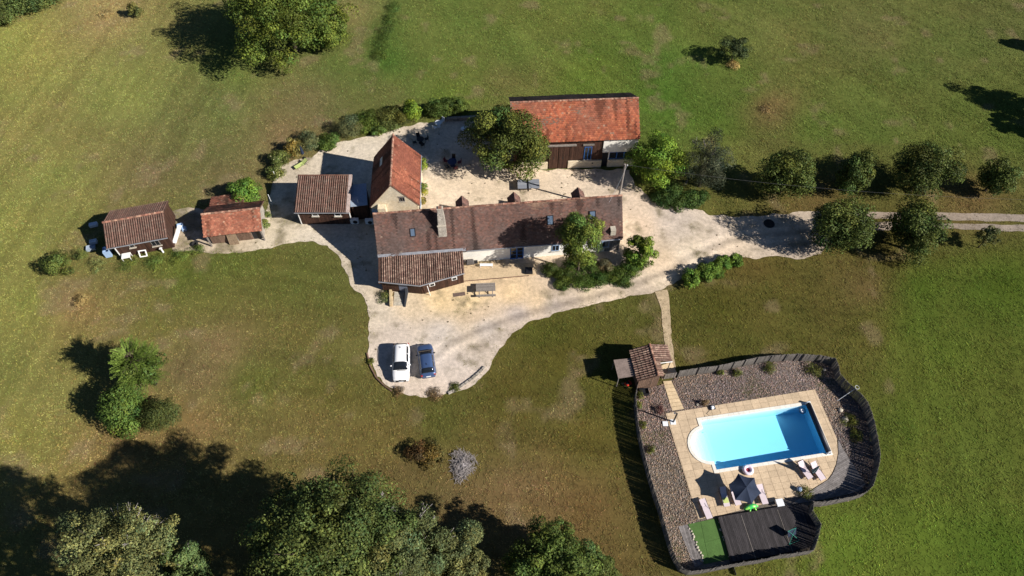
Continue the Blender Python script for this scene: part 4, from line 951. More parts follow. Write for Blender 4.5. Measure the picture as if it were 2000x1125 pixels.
# stones of the bed (uncountable)
bedP = np.array([(p[0], p[1]) for p in BED]); lo = bedP.min(0); hi = bedP.max(0); Q = rng.uniform(lo, hi, (70000, 2)); Q = Q[pip(Q, BED)]
lu, lv = toP(Q[:, 0], Q[:, 1]); LP = np.stack([lu, lv], 1); keep = ~pip(LP, TERR)
for poly in ([(1403,1008),(1590,980),(1600,1030),(1590,1074),(1430,1102)], [(1325,1028),(1402,1010),(1428,1100),(1358,1110)], [(1634,857),(1694,948),(1676,962),(1590,982),(1536,986)], [(1293,742),(1312,742),(1337,800),(1313,804)]):
    keep &= ~pip(Q, [tuple(p.xy) for p in GA(poly)])
Q = Q[keep]; n = len(Q); t = (1+5**.5)/2
ico = np.array([(1, 0, 0), (-1, 0, 0), (0, 1, 0), (0, -1, 0), (0, 0, 1), (0, 0, -1)])*1.15
icf = np.array([(0, 2, 4), (2, 1, 4), (1, 3, 4), (3, 0, 4), (2, 0, 5), (1, 2, 5), (3, 1, 5), (0, 3, 5)])
sz = rng.uniform(.022, .055, (n, 1, 1))*rng.choice([1, 1, 1, 1.6], (n, 1, 1)); ang = rng.uniform(0, 6.28, n); st = rng.uniform(.7, 1.3, (n, 1, 3))*np.array([1, 1, .6])
W = ico[None]*st*sz; cs, sn = np.cos(ang)[:, None], np.sin(ang)[:, None]
W = np.stack([W[..., 0]*cs-W[..., 1]*sn, W[..., 0]*sn+W[..., 1]*cs, W[..., 2]], -1)+np.concatenate([Q, np.full((n, 1), .03)], 1)[:, None]
bc = field(BEDC, Q[:, 0], Q[:, 1]); bc = (bc*.75+.25*bc.mean(1, keepdims=True))*rng.uniform(.32, 1.45, (n, 1)); tint = rng.choice(4, n); TN = np.array([(1, 1, 1), (1.15, 1, .85), (.95, .95, 1.1), (1.1, .92, .95)])[tint]
so_ = mesh_np('bed_stones', W.reshape(-1, 3), (icf[None]+6*np.arange(n)[:, None, None]).reshape(-1, 3), M_peb, col=np.repeat(np.clip(bc*TN, .02, .75), 6, 0)); tag(so_, 'loose pale stones covering the bed around the pool', 'stones', kind='stuff')

# ------------------------------------------------------------------ foliage
def leaves(blobs, n, size, color, seed, low=.25, droop=.0, shell=.16, hue=.18, tip=None, elong=1.5):
    """leaf quads spread through the outer volume of many clumps; returns V, F, colours"""
    r = np.random.default_rng(seed); B = np.array(blobs, float)
    wgt = (B[:, 3]*B[:, 4]+B[:, 3]*B[:, 5]); idx = r.choice(len(B), n, p=wgt/wgt.sum()); b = B[idx]
    d = r.normal(size=(n, 3)); d /= np.linalg.norm(d, axis=1)[:, None]
    flip = (d[:, 2] < -.1) & (r.uniform(size=n) > low); d[flip, 2] *= -1
    rad = 1-np.abs(r.normal(0, shell, n)); rad = np.where(r.uniform(size=n) < .18, r.uniform(.2, 1, n), rad)*r.uniform(.95, 1.14, n)
    pos = b[:, :3]+d*b[:, 3:6]*rad[:, None]
    cen = B[:, :3].mean(0); oc = pos-cen; oc /= np.linalg.norm(oc, axis=1)[:, None]+1e-6
    nrm = d*.9+oc*.2+r.normal(0, .42, (n, 3))+np.array([0, 0, .1]); nrm /= np.linalg.norm(nrm, axis=1)[:, None]
    t = np.cross(nrm, r.normal(size=(n, 3))); t[:, 2] -= droop; t /= np.linalg.norm(t, axis=1)[:, None]; s = np.cross(nrm, t)
    L = size*r.uniform(.55, 1.35, n)[:, None]; Wd = L/elong*r.uniform(.7, 1.1, n)[:, None]
    fold = nrm*L*.14
    V = np.stack([pos-t*L*.5, pos+s*Wd*.5+fold, pos+t*L*.5-nrm*L*.08, pos-s*Wd*.5+fold], 1).reshape(-1, 3)
    F = np.arange(n*4).reshape(-1, 4)
    cb = np.random.default_rng(seed+1).normal(1, .22, (len(B), 1))[idx]; hb = np.random.default_rng(seed+2).normal(0, .1, (len(B), 1))[idx]
    c = np.array(color)[None]*np.clip(cb, .5, 1.5)*r.lognormal(0, .28, (n, 1))
    hv = hb+r.normal(0, hue*.5, (n, 1)); c = c*np.concatenate([1+hv, 1+.15*hv, 1-.6*hv], 1)
    if tip is not None:
        m = r.uniform(size=n) < tip[1]; c[m] = np.array(tip[0])[None]*r.uniform(.7, 1.3, (m.sum(), 1))
    return V, F, np.repeat(np.clip(c, .004, .6), 4, 0)
def clumps(R, Rz, K, seed, zc=0, bottom=-.75, rel=(.26, .42), squash=.8, spread=.76):
    r = random.Random(seed); out = []; 
    ph = [r.uniform(0, 6.28) for _ in range(4)]
    for i in range(K):
        z = 1-2*(i+.5)/K; z = max(bottom, z); a = i*2.39996+r.uniform(-.45, .45); rr = math.sqrt(max(0, 1-z*z))
        lob = 1+.12*math.sin(2*a+ph[0])+.1*math.sin(3*a+ph[1])+r.uniform(-.1, .1)
        q = spread*lob*r.uniform(.84, 1.16); k = r.uniform(rel[0]*.75, rel[1]*1.12)
        out.append((rr*math.cos(a)*R*q, rr*math.sin(a)*R*q, zc+z*Rz*q*1.02, R*k, R*k*r.uniform(.85, 1.1), Rz*k*squash*r.uniform(.85, 1.1)))
    for i in range(max(3, K//6)):
        out.append((r.uniform(-.35, .35)*R, r.uniform(-.35, .35)*R, zc+r.uniform(-.3, .4)*Rz, R*.4, R*.4, Rz*.38))
    return out
WD = 'trees of the wood along the bottom edge'
def tree(px, py, zc, R, Rz, label, color, n, size, seed, K=30, name='tree', cat='tree', group=None, trunk=None, spread=.78, rel=(.2, .34), low=.25, tip=None, shell=.16, xy=None, bare=0, elong=1.5, hue=.18, multi=1):
    p = G(px, py, zc) if xy is None else Vector((xy[0], xy[1], 0))
    if group == WD: n *= 2; size *= .74
    t = thing(name, (p.x, p.y, 0), 0, label, cat, group)
    B = clumps(R, Rz, K, seed, zc, rel=rel, spread=spread)
    V, F, c = leaves(B, int(n*1.7), size*.92, np.array(color)*np.array([1.12, 1.12, .85]), seed, low, tip=tip, shell=shell, elong=elong, hue=hue)
    mesh_np('crown', V, F, M_leaf, t, col=c)
    r = random.Random(seed+3); tr = trunk or max(.08, .045*R+.04); mb = MB()
    for mi in range(multi):
        ox, oy = (0, 0) if multi == 1 else (r.uniform(-.3, .3)*R*.5, r.uniform(-.3, .3)*R*.5)
        top = Vector((ox*1.6+r.uniform(-.1, .1)*R, oy*1.6+r.uniform(-.1, .1)*R, zc+.35*Rz)); z0 = max(.3, zc-.75*Rz)
        mb.tube([(ox*.4, oy*.4, -.1), (ox*.5, oy*.5, .25), (ox*.7, oy*.7, z0), (top.x*.6, top.y*.6, zc), tuple(top)], [tr*1.45, tr*1.05, tr*.85, tr*.5, tr*.12], 8)
        for q in r.sample(B, min(len(B), 9)):
            s0 = Vector((ox*.7, oy*.7, z0+(zc-z0)*r.uniform(.0, .8))); e = Vector(q[:3]); m_ = s0.lerp(e, .5)+Vector((0, 0, -.08*R)); e2 = s0.lerp(e, 1.15)
            mb.tube([s0, m_, e2], [tr*.42, tr*.25, tr*.07], 6)
    mb.build('trunk', M_bark, t, True, fix=False)
    if bare:
        mb = MB()
        for q in r.sample(B, min(len(B), bare)):
            c0 = Vector(q[:3]); dd = (c0-Vector((0, 0, zc))).normalized()
            for k in range(4):
                e = c0+(dd+Vector((r.uniform(-.7, .7), r.uniform(-.7, .7), r.uniform(-.2, .7)))).normalized()*q[3]*r.uniform(.9, 1.35); mb.tube([c0, c0.lerp(e, .5)+Vector((r.uniform(-.1, .1),)*3), e], [.05, .035, .012], 4)
        mb.build('bare_branches', M_ash, t, fix=False, kind='stuff')
    return t
def bush(px, py, R, Rz, label, color, n, size, seed, name='bush', cat='bush', group=None, K=12, low=.1, tip=None, rel=(.34, .52), elong=1.5, ry=None, rz=0, hue=.18, z0=0, xy=None):
    p = G(px, py, Rz*.5+z0) if xy is None else Vector((xy[0], xy[1], 0)); B = [(b[0], b[1]*((ry or R)/R), b[2], b[3], b[4]*((ry or R)/R)**.5, b[5]) for b in clumps(R, Rz, K, seed, Rz*.62, bottom=-.45, rel=rel, spread=.62)]
    V, F, c = leaves(B, int(n*1.3), size*.9, np.array(color)*np.array([1.12, 1.15, .9]), seed, low, tip=tip, elong=elong, hue=hue); V[:, 2] = np.maximum(V[:, 2], .02)
    o = mesh_np(name, V, F, M_leaf, None, col=c); o.location = (p.x, p.y, z0); o.rotation_euler = (0, 0, rz)
    return tag(o, label, cat, group)

# colours of the leaves
DK = (.05, .062, .02); MID = (.068, .09, .026); BRT = (.105, .17, .028); GRY = (.045, .054, .04); OAK = (.066, .088, .03); PALE = (.13, .135, .058); SAGE = (.075, .1, .035); YEL = (.15, .15, .035)

tree(988, 272, 4.8, 4.6, 4.3, 'broad dark green tree shading the courtyard left of the barn', (.084, .106, .03), 19000, .26, 11, 46)
tree(1284, 312, 3.9, 3.5, 3.5, 'bright yellow green tree standing at the right end of the barn', BRT, 9000, .25, 12, 34, elong=1.8)
tree(1379, 320, 4.0, 2.95, 4.0, 'sparse grey green tree between bright tree and the avenue', GRY, 8000, .2, 13, 40, bare=6, rel=(.2, .34), elong=2.6, spread=.8)
AV = 'trees lining the drive'
tree(1540, 338, 3.7, 3.3, 3.7, 'rounded avenue tree farthest left in the upper row along the drive', MID, 9000, .24, 14, 44, group=AV, rel=(.26, .38), spread=.7)
tree(1672, 338, 3.3, 2.35, 3.2, 'narrow avenue tree, second from left in the upper row', MID, 6500, .23, 15, 44, group=AV, rel=(.26, .38), spread=.7)
tree(1806, 330, 3.8, 3.65, 3.8, 'largest avenue tree, third from left in the upper row', (.066, .088, .026), 10000, .24, 16, 44, group=AV, rel=(.26, .38), spread=.7)
tree(1946, 345, 2.6, 2.15, 2.4, 'small avenue tree at the right end of the upper row', MID, 5500, .22, 17, 44, group=AV, rel=(.26, .38), spread=.7)
tree(1642, 442, 3.9, 3.5, 3.7, 'dense avenue tree below the drive, nearer the gravel yard', (.066, .088, .026), 10000, .24, 18, 44, group=AV, rel=(.26, .38), spread=.7)
tree(1788, 446, 3.6, 3.35, 3.5, 'dense avenue tree below the drive, farther from the gravel yard', MID, 10000, .24, 19, 44, group=AV, rel=(.26, .38), spread=.7)
tree(1930, 462, 2.1, 1.3, 1.4, 'small thin crowned young tree below the drive near the right edge', (.1, .105, .045), 1700, .18, 20, 16, trunk=.06, rel=(.2, .34))
tree(1436, 94, 2.3, 2.35, 1.4, 'lone flat topped small tree in the upper right meadow', (.05, .07, .033), 3000, .2, 21, 22, trunk=.11, rel=(.22, .36))
tree(556, 24, 6.5, 7.6, 6.3, 'huge leafy tree at the top edge left of centre', (.085, .115, .026), 30000, .3, 22, 150, rel=(.11, .22), spread=.87)
tree(640, 52, 3.6, 2.9, 3.3, 'pale green tree at the right flank of the huge top tree', (.1, .14, .034), 8000, .28, 23, 30)
tree(1137, 466, 6.3, 2.6, 3.1, 'leafy tree overhanging the farmhouse roof near its right end', (.105, .14, .034), 9500, .22, 24, 40, rel=(.2, .34), trunk=.14, shell=.22, spread=.78)
tree(1250, 490, 2.3, 1.85, 2.0, 'bright young tree off the right corner of the farmhouse', (.125, .18, .03), 3200, .25, 25, 26, rel=(.2, .36), trunk=.07, spread=.8)
# left lawn group
def feather_tree(px, py, zc, label, seed=26):
    p = G(px, py, zc); t = thing('feathery_tree', (p.x, p.y, 0), .0, label, 'tree'); t.scale = (1.2, 1.2, 1.2); r = np.random.default_rng(seed); V = []; Cc = []; mb = MB()
    for k in range(170):
        h = r.uniform(.25, 1); a = r.uniform(0, 6.283); el = r.uniform(.1, 1.1)*h+.05; d = np.array([math.cos(a)*math.cos(el), math.sin(a)*math.cos(el), math.sin(el)])
        b0 = np.array([math.cos(a)*.5*(1.3-h), math.sin(a)*.5*(1.3-h), 1.2+h*4.2]); L = r.uniform(1.3, 2.1)*(1.25-.45*h); m = 34; sd = np.cross(d, [0, 0, 1.]); sd /= np.linalg.norm(sd); up = np.cross(sd, d); tint = r.uniform(.7, 1.35)
        if k % 3 == 0: mb.tube([b0*[.3, .3, .85], b0, b0+d*L*.8], [.04, .025, .008], 4)
        for q in range(m):
            u = .15+.85*q/m; c0 = b0+d*L*u-np.array([0, 0, .35*u*u]); s_ = 1 if q % 2 else -1; ln = .34*(1.15-u*.7)*r.uniform(.7, 1.2); w_ = ln*.16; o_ = sd*s_*.8+d*.6+up*r.normal(.1, .25); o_ /= np.linalg.norm(o_); x_ = np.cross(o_, up); x_ /= np.linalg.norm(x_)
            V += [c0, c0+o_*ln*.5+x_*w_, c0+o_*ln, c0+o_*ln*.5-x_*w_]; cc = np.array([.13, .19, .035])*tint*r.uniform(.7, 1.25); Cc += [cc]*4
    mesh_np('crown', np.array(V), np.arange(len(V)).reshape(-1, 4), M_leaf, t, col=np.array(Cc))
    B = clumps(1.7, 2.2, 16, 5, 3.0); V2, F2, c2 = leaves(B, 3000, .2, (.07, .11, .025), 9); mesh_np('inner_foliage', V2, F2, M_leaf, t, col=c2)
    mb.tube([(0, 0, -.1), (0, 0, 2), (.1, 0, 5.2)], [.17, .12, .03], 8); mb.build('trunk', M_bark, t, True, fix=False)
feather_tree(272, 716, 3.9, 'feathery bright green tree, tallest of the group on the left lawn')
bush(243, 802, 2.75, 3.2, 'dense mid green bush, lower left of the lawn group', (.07, .11, .028), 9000, .22, 27, K=34, rel=(.24, .38))
bush(318, 812, 2.05, 2.3, 'round clipped dark olive bush, right of the lawn group', (.062, .074, .026), 9000, .13, 28, K=40, rel=(.26, .36))
# bottom wood
WD = 'trees of the wood along the bottom edge'
tree(640, 1066, 12.6, 5.7, 6.0, 'largest oak at the bottom edge with green crown left of centre', OAK, 26000, .3, 31, 170, group=WD, bare=14, rel=(.1, .2), spread=.88, shell=.24)
tree(775, 1085, 9.5, 3.9, 4.6, 'greyish oak crown pressed against the largest oak', (.085, .1, .048), 13000, .27, 32, 110, group=WD, bare=24, rel=(.11, .22), spread=.86, shell=.24)
tree(900, 1090, 5.4, 2.7, 3.6, 'narrow pale grey green tree right of the oaks', (.1, .112, .056), 6500, .25, 33, 34, group=WD, rel=(.2, .34))
tree(1080, 1104, 5.0, 3.5, 3.4, 'dark leafy tree at the bottom edge right of the wood', (.07, .1, .028), 12000, .28, 34, 80, group=WD, rel=(.14, .26), spread=.84)
tree(1160, 1118, 3.0, 2.4, 2.2, 'low pale tree at the right end of the wood', (.09, .12, .04), 5000, .25, 35, 24, group=WD)
tree(245, 1098, 13.0, 3.9, 4.8, 'pale olive tree in the shade at the lower left', (.125, .135, .064), 12000, .25, 36, 110, group=WD, bare=30, rel=(.11, .22), spread=.88, shell=.24)
tree(362, 1108, 11.5, 2.0, 2.8, 'small blue green tree beside the pale olive tree', (.08, .115, .05), 4200, .24, 37, 26, group=WD, bare=6, rel=(.2, .34))
tree(650, 1130, 6.5, 3.2, 3.2, 'bright green tree low at the bottom edge before the oaks', (.1, .16, .035), 6000, .26, 38, 28, group=WD)
for k, (x, y, zc, R, Rz) in enumerate([(-14, 3, 13, 5.5, 6.5), (-26, 3.5, 13, 5.5, 6.5), (-4, 4, 9, 5.0, 5.5), (-37, 4, 11, 5.5, 6), (-20, -3, 11, 6, 6), (-31, -3, 11.5, 6, 6.5)]):
    tree(0, 0, zc, R, Rz, 'tall tree of the wood just below the picture edge', OAK, 9000, .42, 50+k, 40, group='wood trees below the picture edge', xy=(x, y))
# trees past the right edge whose shadows reach in
for k, (px, py, zc, R, Rz) in enumerate([(2130, 74, 3.4, 1.7, 3.0), (2150, 172, 5.4, 3.0, 4.2), (2110, 232, 3.4, 1.8, 2.8)]):
    tree(px, py, zc, R, Rz, 'meadow tree standing just past the right picture edge', MID, 6000, .3, 60+k, 30, group='meadow trees past the right edge')
# top-left corner thicket
for k, (px, py, R, Rz) in enumerate([(20, 10, 3.2, 3.6), (62, 0, 2.8, 3.2), (0, 32, 2.4, 2.6), (95, -10, 2.4, 2.8), (-35, 15, 3.4, 3.8)]):
    bush(px, py, R, Rz, ['dark thicket shrub at the very top left corner', 'thicket shrub right of the corner shrub at top left', 'low thicket shrub at the left edge below the corner', 'thicket shrub at the right end of the top left thicket', 'thicket shrub just past the left picture edge'][k], SAGE, 5000, .25, 70+k, K=22, group='shrubs of the top left thicket')
bush(263, 24, 1.15, 1.6, 'small round bush in the shadow of the huge top tree', (.1, .105, .04), 2000, .18, 80)
bush(116, 519, 1.6, 1.5, 'lone low bush on the lawn left of the wooden cabin', (.085, .105, .03), 3500, .18, 81, K=16)
bush(481, 380, 1.75, 2.3, 'bright round bush behind the old tiled shed', (.11, .18, .034), 4200, .22, 82, K=18)
# shrub bed behind the courtyard
SB = [(684,252,1.35,1.7,(.11,.115,.06),'round grey green shrub at the left end of the courtyard bed',.13),(718,240,1.5,1.3,(.085,.125,.03),'green shrub right of the round grey green shrub',.18),(752,238,1.6,1.2,(.075,.085,.028),'dark shrub in the middle of the courtyard bed',.18),(780,228,1.4,1.1,(.085,.095,.03),'olive shrub behind the steep roof tip',.18),(806,222,1.1,1.6,(.13,.19,.03),'bright yellow green shrub near the right of the courtyard bed',.2),(740,252,1.1,.9,(.07,.1,.028),'low shrub in front of the courtyard bed',.17),(850,214,1.3,1.4,(.06,.09,.024),'first clipped shrub of the hedge behind the courtyard',.18),(872,212,1.3,1.4,(.06,.09,.024),'second clipped shrub of the hedge behind the courtyard',.18),(893,211,1.2,1.3,(.06,.09,.024),'third clipped shrub of the hedge behind the courtyard',.18),
 (606,276,1.2,1.1,(.1,.11,.06),'pale grey shrub at the top of the flower bed',.15),(640,280,1.3,.8,(.07,.11,.03),'low green shrub right of the pale grey one',.18),(573,290,1.15,1.3,(.16,.12,.04),'orange tinged flowering shrub by the closed parasol',.17),(547,312,1.1,1.1,(.1,.12,.04),'leafy shrub with pale flowers left of the lime lounger',.17),(538,338,.9,.9,(.1,.12,.04),'small shrub at the left end of the flower bed',.17)]
for k, (px, py, R, Rz, c, lab, s) in enumerate(SB):
    bush(px, py, R*1.25, Rz*1.1, lab, c, int(3000*R), s, 90+k, K=16, tip=((.5, .45, .25), .03) if k in (11, 12, 13) else None, group='shrubs around the courtyard')
for k, (px, py, R, Rz, c, lab) in enumerate([(826,326,.85,1.3,(.15,.19,.04),'sunlit climber against the right wall of the gabled house, upper'),(826,372,.75,1.2,(.15,.17,.04),'sunlit climber against the right wall of the gabled house, lower'),(824,392,.55,.6,(.2,.16,.06),'dry straw coloured plant below the wall climbers'),(515,440,.75,.9,(.13,.15,.05),'weedy plant at the right side of the old tiled shed')]):
    bush(px, py, R, Rz, lab, c, 1100, .17, 110+k, K=9)
# front garden of the farmhouse
FG = [(1075,528,1.3,.9,(.09,.11,.03)),(1102,540,1.5,1.0,(.085,.12,.028)),(1132,548,1.7,.9,(.08,.12,.028)),(1165,546,1.6,.9,(.075,.12,.026)),(1198,538,1.7,.9,(.08,.125,.028)),(1230,528,1.6,.9,(.085,.13,.028)),(1182,522,1.2,1.3,(.16,.13,.08)),(1150,520,1.5,1.3,(.08,.12,.03)),(1116,516,1.4,1.3,(.09,.13,.03)),(1252,516,1.1,.8,(.08,.12,.028)),(1100,556,1.2,.6,(.085,.12,.03)),(1215,548,1.3,.6,(.08,.12,.03))]
FL_ = ['olive shrub at the left tip of the front garden','broad shrub next to the left tip of the front garden','low shrub below the roof tree, front garden','low mid shrub in the front garden middle','low shrub right of the brown grassy clump','low shrub left of the young bright tree','brown grassy clump in the front garden','taller shrub under the roof tree','taller shrub left of the roof tree trunk','low shrub at the right tip of the front garden','lowest edging shrub at the drive side, left','lowest edging shrub at the drive side, right']
for k, (px, py, R, Rz, c) in enumerate(FG):
    bush(px, py, R*.95, Rz*.72, FL_[k], tuple(q*.8 for q in c), int(2100*R), .17, 120+k, K=12, group='shrubs of the front garden', ry=R*.75, elong=2.5)
for k, (px, py, R, Rz) in enumerate([(1352,546,1.15,1.1),(1374,534,1.2,1.05),(1393,525,1.15,1.0),(1411,517,1.05,1.0),(1438,511,.9,.85)]):
    bush(px, py, R, Rz, ['hedge bush nearest the footpath, left end of the short hedge','second hedge bush from the left end','middle hedge bush of the short hedge','fourth hedge bush of the short hedge','detached last hedge bush at the right end'][k], (.1, .16, .03), 2400, .2, 140+k, K=14, group='short hedge below the drive')
for k, (px, py, R, Rz) in enumerate([(1295,386,1.5,.8),(1322,392,1.6,.8),(1348,392,1.4,.8),(1310,376,1.6,1.0),(1366,386,1.2,.6)]):
    bush(px, py, R, Rz, ['dark ground cover shrub at the yard corner, left end','dark ground cover shrub at the yard corner, lower middle','dark ground cover shrub at the yard corner, lower right','dark ground cover shrub under the bright tree','dark ground cover shrub under the grey tree'][k], (.05, .085, .025), 2400, .18, 150+k, K=12, group='ground cover at the yard corner')
# dry clumps
bush(160, 586, .95, .55, 'straw coloured dry clump on the left lawn', (.28, .2, .1), 900, .2, 160, elong=5, name='dry_grass_clump', cat='dry grass')
bush(1432, 128, 1.05, .5, 'straw coloured dry grass at the foot of the lone meadow tree', (.34, .23, .11), 900, .25, 161, elong=5, name='dry_grass_clump', cat='dry grass')
bush(815, 884, 1.15, .9, 'dark reddish shrub on the lawn left of the branch pile', (.06, .035, .018), 1300, .16, 162, K=10)
bush(842, 892, 1.5, .5, 'low rusty green scrub between reddish shrub and branch pile', (.11, .08, .03), 1500, .18, 163, K=10)
bush(206, 28, 1.3, .3, 'dry straw patch of cut grass at the top left', (.3, .22, .12), 900, .25, 164, elong=5, name='dry_grass_clump', cat='dry grass')
bush(1494, 213, 1.0, .2, 'dry brown weed patch in the upper right meadow', (.2, .14, .08), 500, .22, 165, elong=4, name='dry_grass_clump', cat='dry grass')
for k, (px, py, R) in enumerate([(754,62,1.7),(747,84,1.6),(762,38,1.5),(740,106,1.4),(768,14,1.4)]):
    bush(px, py, R, .38, ['rank weeds in the middle of the field ditch','rank weeds below the middle of the field ditch','rank weeds above the middle of the field ditch','rank weeds at the lower end of the field ditch','rank weeds at the top end of the field ditch'][k], (.065, .1, .026), 1500, .16, 170+k, K=14, elong=3, group='weeds along the field ditch', ry=R*1.2, name='weed_clump', cat='weeds')
# weeds round the pool bed and lawn edge
WE = [(1250,772,.5,.5,'weeds inside the fence below the pool cabin'),(1247,790,.4,.4,'weeds inside the left fence below the black tub'),(1440,728,.6,.4,'weeds under the upper fence, left clump'),(1505,720,.8,.4,'weeds under the upper fence, right clump'),(1376,788,.4,.5,'dead brown plant by the terrace top edge'),(1408,728,.4,.5,'yellow weeds by the upper fence post'),(1590,722,1.0,.5,'weeds in the upper right fence corner'),(1660,820,1.0,.4,'low weeds in the shade of the right fence'),(1672,850,.8,.4,'low weeds in the shade lower on the right fence'),(1255,830,.5,.4,'weeds along the left fence, middle'),(1272,880,.5,.4,'weeds along the left fence, lower'),(1290,800,.5,.45,'purple leaved plant beside the stepping slabs'),(1575,962,.8,.5,'dark scrub at the bend of the curved deck'),(724,705,.45,.22,'weeds at the left rim of the parking'),(778,764,.7,.2,'brown weeds at the lower left rim of the parking'),(850,770,.9,.16,'dry weeds at the bottom rim of the parking'),(888,756,.7,.16,'weeds on the stone kerb of the parking')]
for k, (px, py, R, Rz, lab) in enumerate(WE):
    bush(px, py, R, Rz, lab, (.15, .1, .06) if k in (4, 14, 15) else ((.09, .04, .05) if k == 11 else (.1, .11, .03)), int(900*R), .14, 180+k, K=8, elong=2.5, name='weed_clump', cat='weeds')
# strips of long grass beside outbuildings
for k, (px, py, R, Rz, c) in enumerate([(250,517,1.3,.35,(.11,.14,.04)),(300,512,1.4,.35,(.09,.13,.035)),(350,502,1.3,.4,(.09,.13,.035)),(385,488,1.0,.4,(.085,.12,.035)),(190,518,1.1,.4,(.14,.15,.06)),(160,500,.9,.9,(.1,.12,.04)),(752,580,1.0,.3,(.12,.13,.05)),(520,420,.6,.5,(.12,.14,.05))]):
    bush(px, py, R, Rz, ['long grass below the wooden cabin wall, left','long grass below the wooden cabin wall, middle','long grass between cabin and old shed','long grass left of the old shed','pale flowering weeds left of the cabin','green shrubby weeds at the cabin left corner','rough grass at the lean-to corner','weeds beside the old shed end wall'][k], c, 900, .16, 200+k, K=9, elong=3, name='long_grass_clump', cat='grass clump')

# small weeds and leaf litter scattered on the gravel (uncountable)
wq_ = rng.uniform(np.min(YARD, 0), np.max(YARD, 0), (1500, 2)); wq_ = wq_[pip(wq_, YARD)]
kp_ = rng.uniform(size=len(wq_)) < np.clip((fbm(wq_[:, 0]/3.2, wq_[:, 1]/3.2, 44)-.42)*3, .03, 1); wq_ = wq_[kp_]
V, F, c = leaves([(q[0], q[1], .02, r_, r_, .05) for q, r_ in zip(wq_, rng.uniform(.02, .12, len(wq_)))], 3600, .075, (.13, .11, .06), 300)
V[:, 2] = np.maximum(V[:, 2], .025); o = mesh_np('yard_weeds', V, F, M_leaf, col=c); tag(o, 'tiny weeds and leaf litter scattered over the gravel yard', 'weeds', kind='stuff')

for k, (px, py, lab) in enumerate([(531, 397, 'pale garden stake in the shade left of the annex'), (541, 352, 'pale garden stake at the lower end of the flower bed')]):
    q = G(px, py); st_ = thing('garden_stake', tuple(q), 0, lab, 'stake'); MB().tube([(0, 0, 0), (-.1, .15, 1.4)], .03, 6).build('cane', M_wplast, st_); MB().cyl((-.1, .15, 1.38), .05, .06, 8).build('cap', M_wpaint, st_)

# branch pile
bpile = G(903, 908); br = thing('branch_pile', tuple(bpile), 0, 'pale grey heap of dead branches and ash on the lawn', 'branch pile')
mb = MB(); r_ = random.Random(4)
for i in range(300):
    a = r_.uniform(0, 6.28); d = math.sqrt(r_.uniform(0, 1)); kx = 1.2+.25*math.sin(3*a+1); p = Vector((math.cos(a)*d*kx, math.sin(a)*d*1.25*kx, .05+(1-d)*.55*r_.uniform(.3, 1))); t = Vector((r_.uniform(-1, 1), r_.uniform(-1, 1), r_.uniform(-.3, .3))).normalized()*r_.uniform(.18, .55)
    mb.tube([p-t, p+Vector((0, 0, .04)), p+t], [.022, .02, .01], 4)
mb.build('branches', M_ash, br, fix=False)
mb = MB(); N_ = 18; mb.add([(0, 0, .35)]+[(math.cos(2*math.pi*k/N_)*.9*r_.uniform(.6, 1.25), math.sin(2*math.pi*k/N_)*1.2*r_.uniform(.6, 1.3), .01) for k in range(N_)], [(0, 1+k, 1+(k+1) % N_) for k in range(N_)])
mb.build('ash_heap', mat('ash', (.27, .25, .26), 1, noise=.5, nscale=3, nscale2=9, bump=.8), br)

# ------------------------------------------------------------------ grass (uncountable)
def grass_layer(n, seed, hmin, hmax, region):
    r = np.random.default_rng(seed); Q = np.stack([r.uniform(region[0], region[1], n), r.uniform(region[2], region[3], n)], 1)
    px, py = pix(Q[:, 0], Q[:, 1]); Q = Q[(px > -60) & (px < 2060) & (py > -40) & (py < 1165)]
    J = Q+r.normal(0, .38, Q.shape); px, py = pix(Q[:, 0], Q[:, 1]); weedy = (fbm(Q[:, 0]/1.4, Q[:, 1]/1.4, 95)-.5)*5+np.clip((560-px)/160, -.6, .55) > .45
    Q = Q[(~not_grass(J)) | (weedy & pip(Q, YARD) & (r.uniform(size=len(Q)) < .5))]; Q = Q[~pip(Q, BED)]; n = len(Q)
    lush = fbm(Q[:, 0]/2.5, Q[:, 1]/2.5, seed+4); k = r.uniform(size=n) < (.55+.8*np.clip(lush-.25, 0, .6)); Q = Q[k]; lush = lush[k]; n = len(Q)
    c0 = grass_col(Q[:, 0], Q[:, 1])*r.lognormal(.36, .3, (n, 1))*(1+r.normal(0, .08, (n, 3)))
    V = []; C_ = []
    for b in range(3):
        la = 2.76+r.normal(0, .8, n); a = la+1.57+r.normal(0, .4, n); h = r.uniform(hmin, hmax, n)*(.5+lush); wd = r.uniform(.022, .05, n); off = r.normal(0, .11, (n, 2)); ln = r.uniform(1.2, 3.2, n)*h
        x = Q[:, 0]+off[:, 0]; y = Q[:, 1]+off[:, 1]
        V.append(np.stack([np.stack([x-np.cos(a)*wd, y-np.sin(a)*wd, x*0-.02], 1), np.stack([x+np.cos(a)*wd, y+np.sin(a)*wd, x*0-.02], 1), np.stack([x+np.cos(la)*ln, y+np.sin(la)*ln, h], 1)], 1)); C_.append(np.repeat(c0[:, None], 3, 1))
    V = np.concatenate(V).reshape(-1, 3); C_ = np.concatenate(C_).reshape(-1, 3)
    return V, C_
V, c_ = grass_layer(420000, 5, .02, .08, (-88, 88, 13, 102))
go = mesh_np('grass', V, np.arange(len(V)).reshape(-1, 3), M_grass, col=np.clip(c_, .004, .5)); tag(go, 'short dry and green grass of the lawns and meadow', 'grass', kind='stuff')

